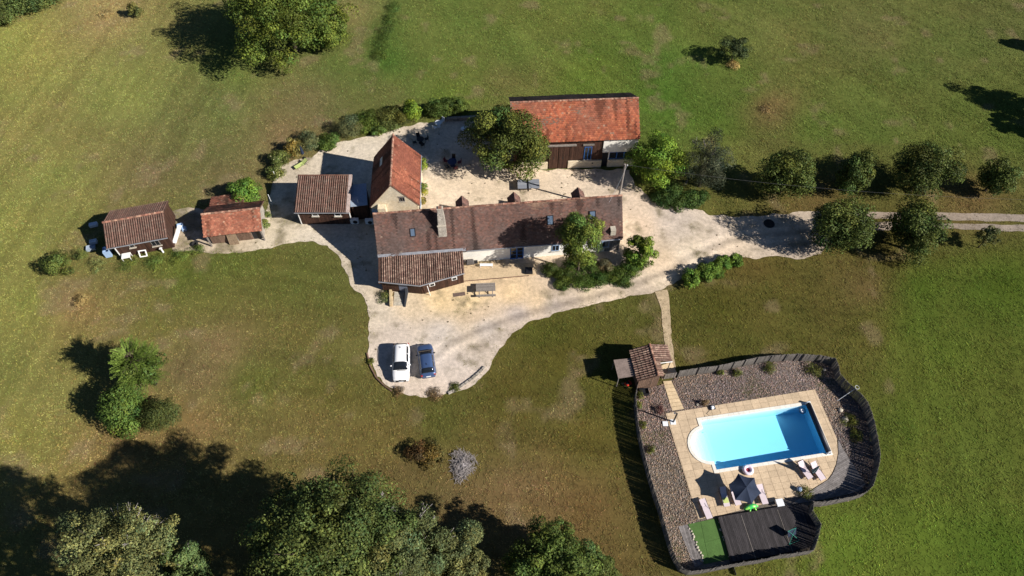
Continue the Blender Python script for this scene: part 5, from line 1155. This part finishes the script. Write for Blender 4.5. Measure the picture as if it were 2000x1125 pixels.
# ------------------------------------------------------------------ cars
def car(loc, rz, paint, L, Wd, H, label, hood, suv):
    c = thing('parked_car', loc, rz, label, 'car', 'cars parked on the gravel'); hL, hw = L/2, Wd/2
    zb = .98 if suv else .92; nx = 44
    def halfw(x):
        t = abs(x)/hL; return hw*(1-.16*max(0, (t-.62)/.38)**2-.0*t) if t < 1 else hw*.84
    def top(x):          # bonnet / belt line height
        if x > hL-hood: t = (x-(hL-hood))/hood; return zb-.03-.2*t**2.2-.04*t
        if x < -hL+.35: t = (-hL+.35-x)/.35; return zb-.16*t**2
        return zb
    sec = []
    for i in range(nx+1):
        x = -hL+L*i/nx; w_ = halfw(x); z1 = top(x); e = min(1, (hL-abs(x))/.16); e = math.sqrt(max(.0, 1-(1-e)**2)); lo = .24+.1*(1-e); ww = w_*(.88+.12*e); z1 = z1-(1-e)*.22
        sec.append([(x, -ww*.93, lo), (x, -ww, .42), (x, -ww*1.0, z1*.62), (x, -ww*.965, z1-.1), (x, -ww*.9, z1-.02), (x, -ww*.55, z1+.03), (x, 0, z1+.045), (x, ww*.55, z1+.03), (x, ww*.9, z1-.02), (x, ww*.965, z1-.1), (x, ww, z1*.62), (x, ww, .42), (x, ww*.93, lo)])
    mb = MB(); m = 13
    for s in sec: mb.v += s
    for i in range(nx):
        for k in range(m-1): mb.f.append((i*m+k, (i+1)*m+k, (i+1)*m+k+1, i*m+k+1))
        mb.f.append((i*m+m-1, (i+1)*m+m-1, (i+1)*m, i*m))
    mb.f.append(tuple(range(m))); mb.f.append(tuple(nx*m+k for k in range(m))[::-1])
    # greenhouse
    xf = hL-hood+.12; xb = -hL+(.12 if suv else .2); xr = xf-.82; xrb = xb+(.42 if suv else .5)
    def roofz(x):
        if x > xr: t = (xf-x)/(xf-xr); return zb+(H-zb-.06)*math.sin(min(1, t)*math.pi/2)**.9
        if x < xrb: t = (x-xb)/(xrb-xb); return zb+(H-zb-.05)*math.sin(max(0, min(1, t))*math.pi/2)**.8
        t = (x-xrb)/(xr-xrb); return H-.05+.05*math.sin(math.pi*t)-.0*t
    def S(x, ph, off=0):
        h = roofz(x)-zb+.03; w_ = halfw(x)*.915; n_ = 2/3.4; cph, sph = math.cos(ph), math.sin(ph)
        tap = 1-.2*(abs(sph)**n_)*min(1, h/(H-zb)); y = w_*tap*math.copysign(abs(cph)**n_, cph); z = zb-.03+h*abs(sph)**n_
        return Vector((x, y, z))+Vector((0, cph, sph))*off
    b = len(mb.v); ng, mg = 30, 18
    for i in range(ng+1):
        x = xb+(xf-xb)*i/ng
        for k in range(mg+1): mb.v.append(tuple(S(x, math.pi*k/mg)))
    for i in range(ng):
        for k in range(mg): mb.f.append((b+i*(mg+1)+k, b+i*(mg+1)+k+1, b+(i+1)*(mg+1)+k+1, b+(i+1)*(mg+1)+k))
    mb.build('body', paint, c, True, fix=False)
    def patch(name, x0, x1, p0, p1, m_, off=.012, n=8, k=8, sk=0):
        q = MB()
        for i in range(n+1):
            for j in range(k+1):
                t = j/k; a = math.radians(p0+(p1-p0)*t); x = x0+(x1-x0)*i/n; q.v.append(tuple(S(x, a, off)))
        for i in range(n):
            for j in range(k): q.f.append((i*(k+1)+j, i*(k+1)+j+1, (i+1)*(k+1)+j+1, (i+1)*(k+1)+j))
        return q.build(name, m_, c, True, fix=False)
    patch('windscreen', xf-.03, xr+.06, 26, 154, M_glass, n=10, k=12)
    patch('rear_window', xb+.05, xrb-.04, 28, 152, M_glass, n=8, k=12)
    for s in (0, 1):
        for (a, b_) in ((xr-.02, (xr+xrb)/2+.05), ((xr+xrb)/2-.02, xrb+.08)):
            patch('side_window', a, b_, (4 if s == 0 else 176), (30 if s == 0 else 150), M_glass, n=6, k=5)
    if suv:
        for s in (35, 145): 
            q = MB(); q.tube([tuple(S(xr-.05, math.radians(s+ (6 if s < 90 else -6)), .03)), tuple(S((xr+xrb)/2, math.radians(s+(6 if s < 90 else -6)), .05)), tuple(S(xrb+.1, math.radians(s+(6 if s < 90 else -6)), .03))], .02, 6); q.build('roof_rail', M_blackm, c)
    MB().box((xrb+.35, 0, H+.045), (.14, .05, .09), taper=.5).build('aerial_fin', M_black, c)
    for sx in (1, -1):
        for sy in (1, -1):
            x = sx*L*.3; y = sy*(hw-.1)
            w_ = MB().tube([(x, y-.1, .32), (x, y+.11, .32)], .32, 20).build('wheel', M_tyre, c); MB().tube([(x, y+sy*.105, .32), (x, y+sy*.125, .32)], .2, 14).build('rim', M_rim, w_)
    for sy in (1, -1):
        MB().box((hL-.22, sy*hw*.72, zb-.28), (.2, .26, .1), -sy*.35).build('headlight', M_lamp if suv else M_lamp, c, bevel=.02)
        MB().box((-hL+.1, sy*hw*.8, zb-.12), (.1, .2, .22), sy*.25).build('tail_light', M_tail, c, bevel=.02)
        MB().box((xf-.55, sy*(hw+.07), zb+.08), (.13, .2, .13)).build('mirror', paint if suv else M_black, c, bevel=.03)
        MB().b2((xr-.9, sy*(hw*.999)-.012, zb-.22), (xr-.72, sy*(hw*.999)+.012, zb-.19)).build('door_handle', M_blackm, c)
    MB().box((hL-.04, 0, .52), (.1, Wd*.62, .22)).build('grille', M_black, c, bevel=.02)
    MB().box((hL+.005, 0, .4), (.03, .52, .11)).build('number_plate', M_wplast, c)
    MB().box((hL-.012, 0, zb-.27), (.04, .16, .09)).build('badge', M_rim, c)
    MB().box((-hL+.005, 0, .62), (.05, .5, .11)).build('rear_plate', M_wplast, c)
    MB().box((xf+.02, .1, zb+.01), (.04, Wd*.5, .03)).build('wiper', M_black, c)
    return c
car(tuple(G(785, 713)), math.radians(-86), M_carw, 4.35, 1.82, 1.6, 'white car with dark roof rails parked nose towards the lawn', 1.15, True)
d = G(828, 674)-G(836.5, 738)
car(tuple(G(834, 709)), math.atan2(d.y, d.x), M_carb, 3.95, 1.72, 1.48, 'dark blue hatchback parked right of the white car', 1.0, False)

# ------------------------------------------------------------------ furniture
LG = 'sun loungers on the pool terrace'
def lounger(hd, ft, label, z, back=.55, m=None, group=LG, towel=None):
    a = G(*ft, z); b = G(*hd, z); dv = b-a; L = 1.92; mid = (a+b)/2
    u = Vector((dv.x, dv.y, 0)).normalized(); o = mid-u*(L/2)
    r = thing('sun_lounger', (o.x, o.y, z), math.atan2(dv.y, dv.x), label, 'lounger', group); m = m or M_sling; w_ = .3; hz = .36; xb = 1.18
    MB().b2((0.03, -w_, hz-.02), (xb, w_, hz+.02)).build('seat_sling', m, r)
    bl = L-xb; MB().add([(xb, -w_, hz), (xb, w_, hz), (xb+bl*math.cos(back), w_, hz+bl*math.sin(back)), (xb+bl*math.cos(back), -w_, hz+bl*math.sin(back)), (xb, -w_, hz-.03), (xb, w_, hz-.03), (xb+bl*math.cos(back), w_, hz+bl*math.sin(back)-.03), (xb+bl*math.cos(back), -w_, hz+bl*math.sin(back)-.03)], [(0, 1, 2, 3), (7, 6, 5, 4), (0, 4, 5, 1), (1, 5, 6, 2), (2, 6, 7, 3), (3, 7, 4, 0)]).build('back_sling', m, r)
    for s in (-1, 1):
        MB().tube([(0, s*(w_+.03), hz), (xb, s*(w_+.03), hz), (L-.1, s*(w_+.03), hz-.03)], .022, 6).build('side_rail', M_blackm, r)
        MB().tube([(xb, s*(w_+.03), hz), (xb+bl*math.cos(back), s*(w_+.03), hz+bl*math.sin(back))], .02, 6).build('back_rail', M_blackm, r)
        for x in (.2, L-.35): MB().tube([(x, s*(w_+.03), hz), (x+.04, s*(w_+.05), 0)], .022, 6).build('leg', M_blackm, r)
        MB().tube([(xb-.35, s*(w_+.04), hz), (xb-.2, s*(w_+.07), hz+.22), (xb+.1, s*(w_+.06), hz+.24)], .018, 6).build('arm', M_blackm, r)
    if towel:
        MB().b2((.35, -w_+.03, hz+.021), (.85, w_-.05, hz+.05)).build('towel', towel, r)
    return r
lounger((1556, 903), (1582, 938), 'pale sun lounger, left one of the pair near the curved deck', TZ, .6)
lounger((1583, 907), (1605, 938), 'pale sun lounger, right one of the pair near the curved deck', TZ, .5)
lounger((1370, 979), (1384, 1013), 'pale flat sun lounger at the left edge of the terrace', TZ, .05)
lounger((1407, 953), (1419, 992), 'sun lounger with lime towel left of the navy parasol', TZ, .6, towel=M_lime)
lounger((1427, 951), (1441, 989), 'sun lounger half under the navy parasol, second from the lime towel', TZ, .5)
lounger((1480, 950), (1493, 986), 'sun lounger at the right side of the navy parasol', TZ, .25)
lounger((599, 319), (580, 330), 'lime green lounger on the gravel beside the flower bed', 0, .5, M_lime, None)
def parasol(px, py, h, R, rot, label, z):
    c = G(px, py, h); r = thing('open_parasol', (c.x, c.y, z), 0, label, 'parasol'); n = 6; mb = MB(); K = 6
    top = h-z; vs = [(0, 0, top)]; ring = []
    for i in range(n):
        a0 = rot+2*math.pi*i/n
        panel = MB(); a1 = rot+2*math.pi*(i+1)/n; A_ = Vector((math.cos(a0)*R, math.sin(a0)*R, top-.52)); B_ = Vector((math.cos(a1)*R, math.sin(a1)*R, top-.52)); T_ = Vector((0, 0, top)); m = 5
        for j in range(m+1):
            for k in range(m+1):
                e = A_.lerp(B_, k/m); p = T_.lerp(e, j/m); s = 4*(k/m)*(1-k/m)*(j/m); p += Vector((-e.x, -e.y, 0))*.09*s*(j/m)+Vector((0, 0, -.07*s)); panel.v.append(tuple(p))
        for j in range(m):
            for k in range(m): panel.f.append((j*(m+1)+k, j*(m+1)+k+1, (j+1)*(m+1)+k+1, (j+1)*(m+1)+k))
        panel.build('canopy_panel', M_navy, r, fix=False)
        MB().tube([(0, 0, top-.03), (A_.x, A_.y, A_.z-.02)], .012, 5).build('rib', M_blackm, r)
    MB().tube([(0, 0, 0), (0, 0, top+.06)], .025, 8).build('pole', M_blackm, r); MB().cyl((0, 0, 0), .26, .08, 16).build('base', M_blackm, r)
parasol(1458, 951, 2.45, 1.52, math.radians(104), 'open navy blue parasol on the pool terrace', TZ)
def closed(px, py, h, m, label, z=0, rr=.17):
    p = G(px, py, z); r = thing('closed_parasol', tuple(p), 0, label, 'parasol')
    mb = MB(); seg = 14; pr = [(.85, rr), (1.1, rr*.95), (1.6, rr*.7), (h-.1, rr*.3), (h, .02)]; b = 0
    for (z_, q) in pr:
        for k in range(seg): a = 2*math.pi*k/seg; f = q*(1+.25*(k % 2)); mb.v.append((f*math.cos(a), f*math.sin(a), z_))
    for i in range(len(pr)-1):
        for k in range(seg): mb.f.append((i*seg+k, i*seg+(k+1) % seg, (i+1)*seg+(k+1) % seg, (i+1)*seg+k))
    mb.f.append(tuple(range(seg))[::-1]); mb.build('folded_canopy', m, r, fix=False)
    MB().tube([(0, 0, 0), (0, 0, h+.05)], .022, 8).build('pole', M_blackm, r); MB().cyl((0, 0, 0), .24, .07, 14).build('base', M_blackm, r)
closed(1583, 927, 2.35, mat('grey_teal_canvas', (.1, .15, .16), .85, noise=.1, nscale=3), 'closed grey teal parasol between the pair of loungers', TZ)
closed(594, 309, 2.2, M_navy, 'closed dark parasol beside the flower bed')
def table(px, py, w_, d_, h, m, label, z=0, rz=0, legm=None, rnd=False, cat='table', name='table'):
    p = G(px, py, z); r = thing(name, tuple(p), rz, label, cat)
    if rnd:
        MB().cyl((0, 0, h-.04), w_/2, .04, 24).build('table_top', m, r); MB().cyl((0, 0, 0), .05, h-.042, 8).build('leg', legm or m, r); MB().cyl((0, 0, .0), w_*.28, .03, 12).build('foot', legm or m, r)
    else:
        MB().b2((-w_/2, -d_/2, h-.04), (w_/2, d_/2, h)).build('table_top', m, r, bevel=.01)
        for sx in (-1, 1):
            for sy in (-1, 1): MB().b2((sx*(w_/2-.06)-.025, sy*(d_/2-.06)-.025, 0), (sx*(w_/2-.06)+.025, sy*(d_/2-.06)+.025, h-.042)).build('leg', legm or m, r)
    return r
def chair(x, y, rz, m, label, group=None, z=0):
    r = thing('garden_chair', (x, y, z), rz, label, 'chair', group)
    MB().b2((-.23, -.23, .42), (.23, .23, .46)).build('seat', m, r); MB().box((0, .24, .68), (.46, .04, .44), 0, -.18).build('backrest', m, r)
    for sx in (-1, 1):
        for sy in (-1, 1): MB().tube([(sx*.2, sy*.2, .42), (sx*.23, sy*.24, 0)], .02, 6).build('leg', m, r)
    return r
def setof(px, py, tm, cm, tw, n, lab, r0, group):
    t = table(px, py, tw, tw, .73, tm, lab+' table', rnd=True); c = G(px, py)
    for k in range(n):
        a = r0+2*math.pi*k/n; q = (c.x+math.cos(a)*(tw/2+.32), c.y+math.sin(a)*(tw/2+.32))
        chair(q[0], q[1], a-math.pi/2, cm[k % len(cm)], 'chair drawn up to the %s table' % lab, group)
table(521.0+1000, 984, .7, .7, .42, M_wplast, 'small white side table at the terrace corner by the dark deck', TZ, PANG)
setof(857, 247, M_wplast, [M_wplast], .95, 2, 'round white courtyard', -2.2, 'chairs at the white courtyard table')
t_ = table(907, 259, .9, .9, .73, M_wplast, 'pale oval table beside the courtyard tree', rnd=True)
setof(822, 279, M_blackm, [M_black], 1.0, 4, 'black metal courtyard', .4, 'chairs at the black courtyard table')
setof(884, 323, mat('dark_blue_paint', (.02, .03, .09), .5, noise=.1, nscale=3), [mat('dark_maroon_paint', (.1, .02, .03), .6, noise=.1, nscale=3), M_black], 1.2, 5, 'dark blue courtyard', .2, 'chairs at the dark blue courtyard table')
# table tennis
pt = thing('table_tennis_table', tuple(G(1032, 367)), math.radians(1.5), 'grey table tennis table on the gravel before the barn', 'tennis table')
for s in (-1, 1):
    MB().b2((s*.02 if s > 0 else -1.37, -.76, .72), (1.37 if s > 0 else -.02, .76, .76)).build('table_half', M_grey, pt)
    for y in (-.55, .55): MB().tube([(s*1.0, y, .72), (s*1.0, y, 0)], .025, 6).build('leg', M_blackm, pt)
MB().b2((-1.35, -.01, .761), (1.35, .01, .764)).build('centre_line', M_wpaint, pt)
MB().b2((-.012, -.9, .76), (.012, .9, .91)).build('net', M_black, pt); MB().b2((-.05, -.6, .02), (.05, .6, .08)).build('undercarriage', M_blackm, pt)
# picnic table
pc = thing('picnic_table', tuple(G(949, 570)), math.radians(3), 'weathered wooden picnic table on the sandy forecourt', 'picnic table')
for k in range(5): MB().b2((-1.1, -.42+k*.17, .74), (1.1, -.42+k*.17+.155, .78)).build('top_board', M_woodg, pc)
for s in (-1, 1):
    for k in range(2): MB().b2((-1.1, s*.78-.15+k*.15, .43), (1.1, s*.78-.15+k*.15+.135, .47)).build('bench_board', M_woodg, pc)
    MB().b2((s*.75-.04, -.85, .36), (s*.75+.04, .85, .43)).build('cross_beam', M_woodg, pc)
    for q in (-1, 1): MB().tube([(s*.75, q*.75, 0), (s*.75, q*.25, .74)], .05, 6).build('leg', M_woodg, pc)
# forecourt bits
tr_ = [G(*p) for p in [(905,549),(1034,538),(1046,537),(1050,514),(905,516)]]
tag(MB().prism([(p.x, p.y) for p in tr_], 0, .07).build('front_terrace', mat('sand_screed', (.5, .38, .24), .95, noise=.16, nscale=.8, nscale2=7, bump=.3)), kind='structure')
ed = thing('timber_edging', tuple(tr_[0]), 0, 'thin dark timber edging along the farmhouse terrace', 'edging')
for i in range(4):
    a = tr_[0].lerp(tr_[1], i/4)-tr_[0]; b = tr_[0].lerp(tr_[1], (i+.985)/4)-tr_[0]; d = b-a
    MB().box(((a+b)/2+Vector((0, -.06, .05))), (d.length, .06, .13), math.atan2(d.y, d.x)).build('timber', M_woodb, ed)
pb = thing('planter_box', tuple(G(1033, 531)), math.radians(2), 'black square planter tub at the end of the terrace', 'planter')
MB().b2((-.42, -.42, .07), (.42, .42, .42)).build('tub', M_black, pb, bevel=.03); MB().b2((-.36, -.36, .421), (.36, .36, .43)).build('soil', M_black, pb)
bq = thing('barbecue', tuple(G(921, 520)), .1, 'covered grey barbecue trolley against the white farmhouse wall', 'barbecue')
MB().box((-.15, 0, .95), (1.0, .6, .5), taper=.75).build('hood', mat('grey_cover', (.11, .1, .095), .8, noise=.2, nscale=3), bq, bevel=.06); MB().box((.55, 0, .78), (.4, .5, .04)).build('side_shelf', M_blackm, bq)
MB().b2((-.6, -.28, .66), (.35, .28, .7)).build('tray', M_blackm, bq)
for sx in (-.55, .3):
    for sy in (-.25, .25): MB().tube([(sx, sy, .66), (sx, sy, .07)], .025, 6).build('leg', M_woodb, bq)
wbn = table(950, 521, 1.5, .35, .42, M_wplast, 'low white bench at the foot of the farmhouse wall', .07, 0, cat='bench', name='bench')
dm_ = G(897, 575); dmo = MB().b2((-.68, -.24, 0), (.68, .24, .03)).build('doormat', mat('brown_mat', (.13, .09, .075), 1, noise=.2, nscale=4, nscale2=20)); dmo.location = (dm_.x, dm_.y, .012); dmo.rotation_euler.z = .17
tag(dmo, 'brown doormat lying on the sand left of the picnic table', 'doormat')
en = thing('entry_steps', tuple(G(780, 584)), 0, 'entry slabs with low stone flank wall and dark wedge before the lean-to door', 'steps')
for i in range(3): MB().b2((-.62, -.9+i*.6, 0), (.5, -.3+i*.6-.02, .04+.06*i)).build('slab', M_stone, en, bevel=.01)
MB().box((-.95, 0, .22), (.32, 2.1, .44), .12).build('flank_wall', mat('yellow_stone', (.48, .37, .22), .95, noise=.2, nscale=3, nscale2=9, bump=.5), en, bevel=.04)
MB().add([(.72, .9, 0), (.95, .9, 0), (.8, -1.1, 0), (.66, -1.1, 0), (.72, .9, 1.0), (.95, .9, 1.0), (.8, -1.1, .12), (.66, -1.1, .12)], [(0, 3, 2, 1), (4, 5, 6, 7), (0, 1, 5, 4), (1, 2, 6, 5), (2, 3, 7, 6), (3, 0, 4, 7)]).build('dark_wedge', mat('blue_black', (.03, .033, .04), .8, noise=.2, nscale=3), en)  # tapering near-black wedge, built for an unclear dark shape right of the slabs
# kerb stones of the parking
kb = thing('stone_kerb', tuple(G(875, 769)), 0, 'low pale stone kerb at the lower right rim of the parking', 'kerb'); o0 = G(875, 769)
kp = [G(*p) for p in [(875,769),(892,761),(908,750),(922,740),(936,728),(947,717)]]
for a, b in zip(kp[:-1], kp[1:]):
    for t in (0, .5):
        p = a.lerp(b, t+.25)-o0; d = b-a; MB().box((p.x, p.y, .08), (d.length/2-.03, .28, .2), math.atan2(d.y, d.x)).build('kerb_stone', M_stoned, kb, bevel=.03)
kb2 = thing('timber_kerb', tuple(G(722, 700)), 0, 'dark low timber kerb along the left rim of the parking', 'kerb'); o0 = G(722, 700); kp = [G(*p) for p in [(720,690),(726,715),(738,738),(755,755),(768,764)]]
for a, b in zip(kp[:-1], kp[1:]):
    p = (a+b)/2-o0; d = b-a; MB().box((p.x-.15, p.y, .05), (d.length-.04, .14, .16), math.atan2(d.y, d.x)).build('timber', M_woodb, kb2)
# courtyard back wall
cw0, cw1 = G(869, 236), G(935, 233); cw = thing('courtyard_wall', tuple(cw0), math.atan2((cw1-cw0).y, (cw1-cw0).x), 'low grey stone wall at the back of the courtyard', 'wall'); n = 9; wl_ = (cw1-cw0).length
for i in range(n):
    for j in range(2): MB().b2((i*wl_/n+.02+(.15 if j else 0), -.2, j*.3+.005), ((i+1)*wl_/n-.01+(.15 if j else 0), .2, j*.3+.29)).build('stone', M_stoned, cw, bevel=.03)
# things by the outbuildings
table(251, 506, 1.0, .8, .7, M_wpaint, 'white table standing before the wooden cabin', 0, .25)
wf = thing('window_frame', tuple(G(282, 500)), .2, 'loose white window frame leaning at the wooden cabin', 'window frame')
for (a, b) in (((-.45, .0), (-.32, .9)), ((.32, .0), (.45, .9)), ((-.32, .0), (.32, .13)), ((-.32, .77), (.32, .9))): MB().add([(a[0], a[1]*.5-.2, .1+a[1]*.8), (b[0], a[1]*.5-.2, .1+a[1]*.8), (b[0], b[1]*.5-.2, .1+b[1]*.8), (a[0], b[1]*.5-.2, .1+b[1]*.8), (a[0], a[1]*.5-.17, .04+a[1]*.8), (b[0], a[1]*.5-.17, .04+a[1]*.8), (b[0], b[1]*.5-.17, .04+b[1]*.8), (a[0], b[1]*.5-.17, .04+b[1]*.8)], [(0, 1, 2, 3), (4, 7, 6, 5), (0, 4, 5, 1), (1, 5, 6, 2), (2, 6, 7, 3), (3, 7, 4, 0)]).build('frame_rail', M_wpaint, wf)
pst = MB().cyl((0, 0, 0), .11, .75, 8, .09); pst.box((0, 0, .78), (.28, .28, .06)); po_ = pst.build('bollard', M_wpaint); po_.location = G(319, 493); tag(po_, 'short white post with cap before the wooden cabin', 'post')
def crate(px, py, d, m, label, cat='crate', name='crate', rz=.3):
    p = G(px, py); r = thing(name, tuple(p), rz, label, cat); x, y, z = d
    for (a, b) in (((-x/2, -y/2, 0), (x/2, -y/2+.05, z)), ((-x/2, y/2-.05, 0), (x/2, y/2, z)), ((-x/2, -y/2+.051, 0), (-x/2+.05, y/2-.051, z)), ((x/2-.05, -y/2+.051, 0), (x/2, y/2-.051, z)), ((-x/2+.051, -y/2+.051, .02), (x/2-.051, y/2-.051, z*.6))):
        MB().b2(a, b).build('panel', m, r)
    return r
crate(184, 441, (.9, .5, .4), M_wplast, 'pale crate in the shade left of the wooden cabin, upper'); crate(184, 474, (.8, .5, .4), M_wplast, 'pale crate in the shade left of the wooden cabin, middle'); crate(179, 486, (1.0, .7, .35), M_sheet, 'blue grey crate in the shade left of the wooden cabin, lower')
crate(214, 497, (.7, .9, 1.0), M_bluel, 'blue bin under the left eave of the wooden cabin', 'bin', 'bin')
crate(354, 444, (.7, .5, .5), M_bluel, 'pale blue tub in the shade between cabin and old shed', 'tub', 'tub'); crate(361, 449, (.5, .5, .4), M_bluel, 'small pale blue tub next to the larger one', 'tub', 'tub')
ty = thing('discarded_wheel', tuple(G(381, 478)), 0, 'black wheel lying left of the old shed', 'wheel'); torus(MB(), (0, 0, .14), .3, .14, 20, 8).build('tyre', M_tyre, ty, True); MB().cyl((0, 0, .02), .17, .05, 12).build('hub', M_black, ty)
def acbox(px, py, label):
    p = G(px, py); r = thing('heat_pump', tuple(p), 0, label, 'heat pump'); MB().b2((-.5, -.2, .1), (.5, .2, .85)).build('casing', M_wplast, r, bevel=.02); MB().tube([(.1, -.205, .48), (.1, -.23, .48)], .28, 18).build('fan_grille', M_blackm, r)
    for x in (-.4, .4): MB().b2((x-.05, -.18, 0), (x+.05, .18, .1)).build('foot', M_black, r)
acbox(694, 436, 'white heat pump in the shade near the annex corner'); acbox(723, 437, 'white heat pump against the farmhouse end wall')
# pool side things
bn_ = crate(1257, 768, (.95, .7, .5), M_black, 'black open tub below the pool cabin wall', 'tub', 'tub', .1)
mw = thing('lawn_mower', tuple(G(1226, 751)), .6, 'red mower parked under the edge of the shelter roof', 'mower')
MB().box((0, 0, .32), (.75, .5, .25), taper=.8).build('deck', M_red, mw, bevel=.04); MB().box((-.1, 0, .52), (.32, .3, .16)).build('engine', M_black, mw, bevel=.03)
for sx in (-1, 1):
    for sy in (-1, 1): MB().tube([(sx*.3, sy*.25, .12), (sx*.3, sy*.32, .12)], .12, 12).build('wheel', M_tyre, mw)
MB().tube([(-.35, -.2, .4), (-.85, -.2, .95), (-.85, .2, .95), (-.35, .2, .4)], .018, 6).build('handle', M_blackm, mw)
sh = thing('garden_shower', tuple(G(1315, 824, TZ)), 0, 'tall dark solar shower column at the left terrace corner', 'shower')
MB().tube([(0, 0, 0), (0, 0, 2.0), (-.06, 0, 2.15), (-.22, 0, 2.2)], [.085, .085, .07, .04], 10).build('column', M_blackm, sh); MB().cyl((-.26, 0, 2.13), .1, .04, 12).build('shower_head', M_rim, sh); MB().b2((-.3, -.3, .005), (.25, .25, .04)).build('tray', M_wplast, sh); MB().tube([(.08, -.04, 1.1), (.14, -.08, 1.1)], .03, 8).build('tap', M_rim, sh)
ft = MB().box((0, 0, .06), (.55, .5, .12)); fo = ft.build('foot_bath', M_wplast, bevel=.02); fo.location = G(1299, 828); tag(fo, 'small white step block left of the shower tray', 'step')
pm = thing('pool_cleaner', tuple(G(1391, 797, TZ)), .2, 'white and navy pool cleaning robot at the top terrace edge', 'pool robot'); MB().box((0, 0, .16), (.42, .38, .2), taper=.75).build('body', M_wplast, pm, bevel=.05)
for s in (-1, 1): MB().tube([(s*.2, -.2, .1), (s*.2, .2, .1)], .1, 12).build('brush', M_navy, pm)
cbp = [G(1388, 799, TZ+.02), G(1380, 808, TZ+.02), G(1390, 815, TZ+.02), G(1384, 822, TZ+.02), G(1376, 812, TZ+.02)]; o = MB().tube(cbp, .015, 5).build('cable', M_black); tag(o, 'thin black cable curled on the terrace by the pool robot', 'cable')
np_a = G(1635, 783); np_b = G(1672, 758, 1.45); nt_ = thing('pool_net', tuple(np_a), 0, 'pool net with long pale pole leaning on the right fence', 'pool net')
MB().tube([(0, 0, .03), tuple(np_b-np_a)], .026, 8).build('pole', M_wplast, nt_); e = np_b-np_a; ee = e*1.06
torus(MB(), (ee.x, ee.y, ee.z), .2, .02, 16, 5).build('hoop', M_wplast, nt_)
gi = thing('inflatable', tuple(G(1466, 992, TZ)), .25, 'bright green inflatable lying under the parasol edge', 'inflatable')
mb = MB(); mb.tube([(-.75, 0, .16), (-.5, .02, .2), (0, .08, .24), (.45, .02, .2), (.72, -.05, .12)], [.06, .16, .24, .19, .05], 12); mb.tube([(-.2, .1, .2), (-.35, .45, .12)], [.12, .06], 8); mb.tube([(.2, .1, .2), (.3, .5, .12)], [.12, .06], 8); mb.tube([(-.15, -.1, .2), (-.3, -.4, .12)], [.12, .06], 8); mb.tube([(.25, -.1, .2), (.4, -.4, .12)], [.12, .06], 8)
mb.build('body', M_green, gi, True)
bl = thing('beach_ball', tuple(G(1560, 957, .09)), 0, 'pale blue ball in the shade on the curved deck', 'ball')
bmm = bmesh.new(); bmesh.ops.create_uvsphere(bmm, u_segments=18, v_segments=10, radius=.24); me = bpy.data.meshes.new('skin'); bmm.to_mesh(me); bmm.free(); me.materials.append(M_bluel); q = link(bpy.data.objects.new('skin', me), bl); q.location = (0, 0, .24)
for p in me.polygons: p.use_smooth = True
torus(MB(), (0, 0, .24), .236, .012, 24, 5).build('seam', M_wplast, bl)
gf = thing('folding_frame', tuple(G(1546, 1050, .3)), .35, 'green folding frame with dark cloth on the dark deck', 'folding frame')
for s in (-1, 1): MB().tube([(s*.55, -.45, 0), (-s*.4, .5, .95)], .022, 6).build('strut', mat('green_metal', (.03, .22, .16), .5, noise=.1, nscale=3), gf)
MB().tube([(-.45, .5, .95), (.45, .5, .95)], .022, 6).build('top_bar', MATS['green_metal'], gf); MB().tube([(-.55, -.45, .03), (.55, -.45, .03)], .022, 6).build('foot_bar', MATS['green_metal'], gf)
MB().add([(-.45, .49, .94), (.45, .49, .94), (.42, .1, .3), (-.42, .1, .3), (-.45, .47, .94), (.45, .47, .94), (.42, .08, .3), (-.42, .08, .3)], [(0, 1, 2, 3), (7, 6, 5, 4), (0, 4, 5, 1), (1, 5, 6, 2), (2, 6, 7, 3), (3, 7, 4, 0)]).build('cloth', M_navy, gf)
for k, (px, py, s) in enumerate([(1641,801,.3),(1650,819,.42),(1610,722,.25),(1362,790,.2),(1283,735,.2)]):
    o = bpy.data.objects.new('boulder', RK[k]); COL.objects.link(o); o.location = G(px, py, .1); o.scale = (s, s, s*.9); o.rotation_euler.z = k
    tag(o, ['pale boulder at the foot of the pool net pole','larger pale boulder below the pool net pole','pale boulder in the upper right fence corner','small pale boulder left of the pool robot','small pale boulder at the cabin corner'][k], 'boulder')
# tub lid on the drive
ml = thing('manhole_cover', tuple(G(1502, 437, .02)), 0, 'dark round cover on the shaded drive under the avenue tree', 'manhole cover'); MB().cyl((0, 0, 0), .62, .05, 28).build('lid', M_black, ml); torus(MB(), (0, 0, .03), .64, .04, 28, 6).build('rim', M_blackm, ml)
# ------------------------------------------------------------------ power pole and wires
base = G(1204, 411); top = G(1221, 321, 8.6); hh = 8.6
pp = thing('power_pole', (base.x, base.y, 0), 0, 'weathered wooden power pole behind the right end of the farmhouse', 'power pole')
tl = (top.x-base.x, top.y-base.y)
MB().tube([(0, 0, 0), (tl[0], tl[1], hh)], [.16, .11], 10).build('shaft', M_woodg, pp)
MB().tube([(tl[0]-.05, tl[1], hh-.25), (tl[0]+.3, tl[1], hh-.2)], .03, 6).build('bracket', M_blackm, pp)
MB().cyl((tl[0]+.28, tl[1], hh-.2), .05, .14, 8).build('insulator', M_wplast, pp)
tp = Vector((top.x+.28, top.y, hh-.1)); far = G(2120, 392, 7.5)
pts = [tp.lerp(far, k/24)+Vector((0, 0, -1.3*4*(k/24)*(1-k/24))) for k in range(25)]
o = MB().tube(pts, .008, 5).build('power_line', mat('aged_cable', (.1, .1, .1), .6, noise=.1, nscale=2)); tag(o, 'sagging power line running right above the avenue', 'cable')
hb = Vector((G(1190, 395, 6.2)))
o = MB().tube([tp.lerp(hb, k/8)+Vector((0, 0, -.2*4*(k/8)*(1-k/8))) for k in range(9)], .015, 5).build('power_line', M_zinc); tag(o, 'short cable from power pole to farmhouse ridge', 'cable')
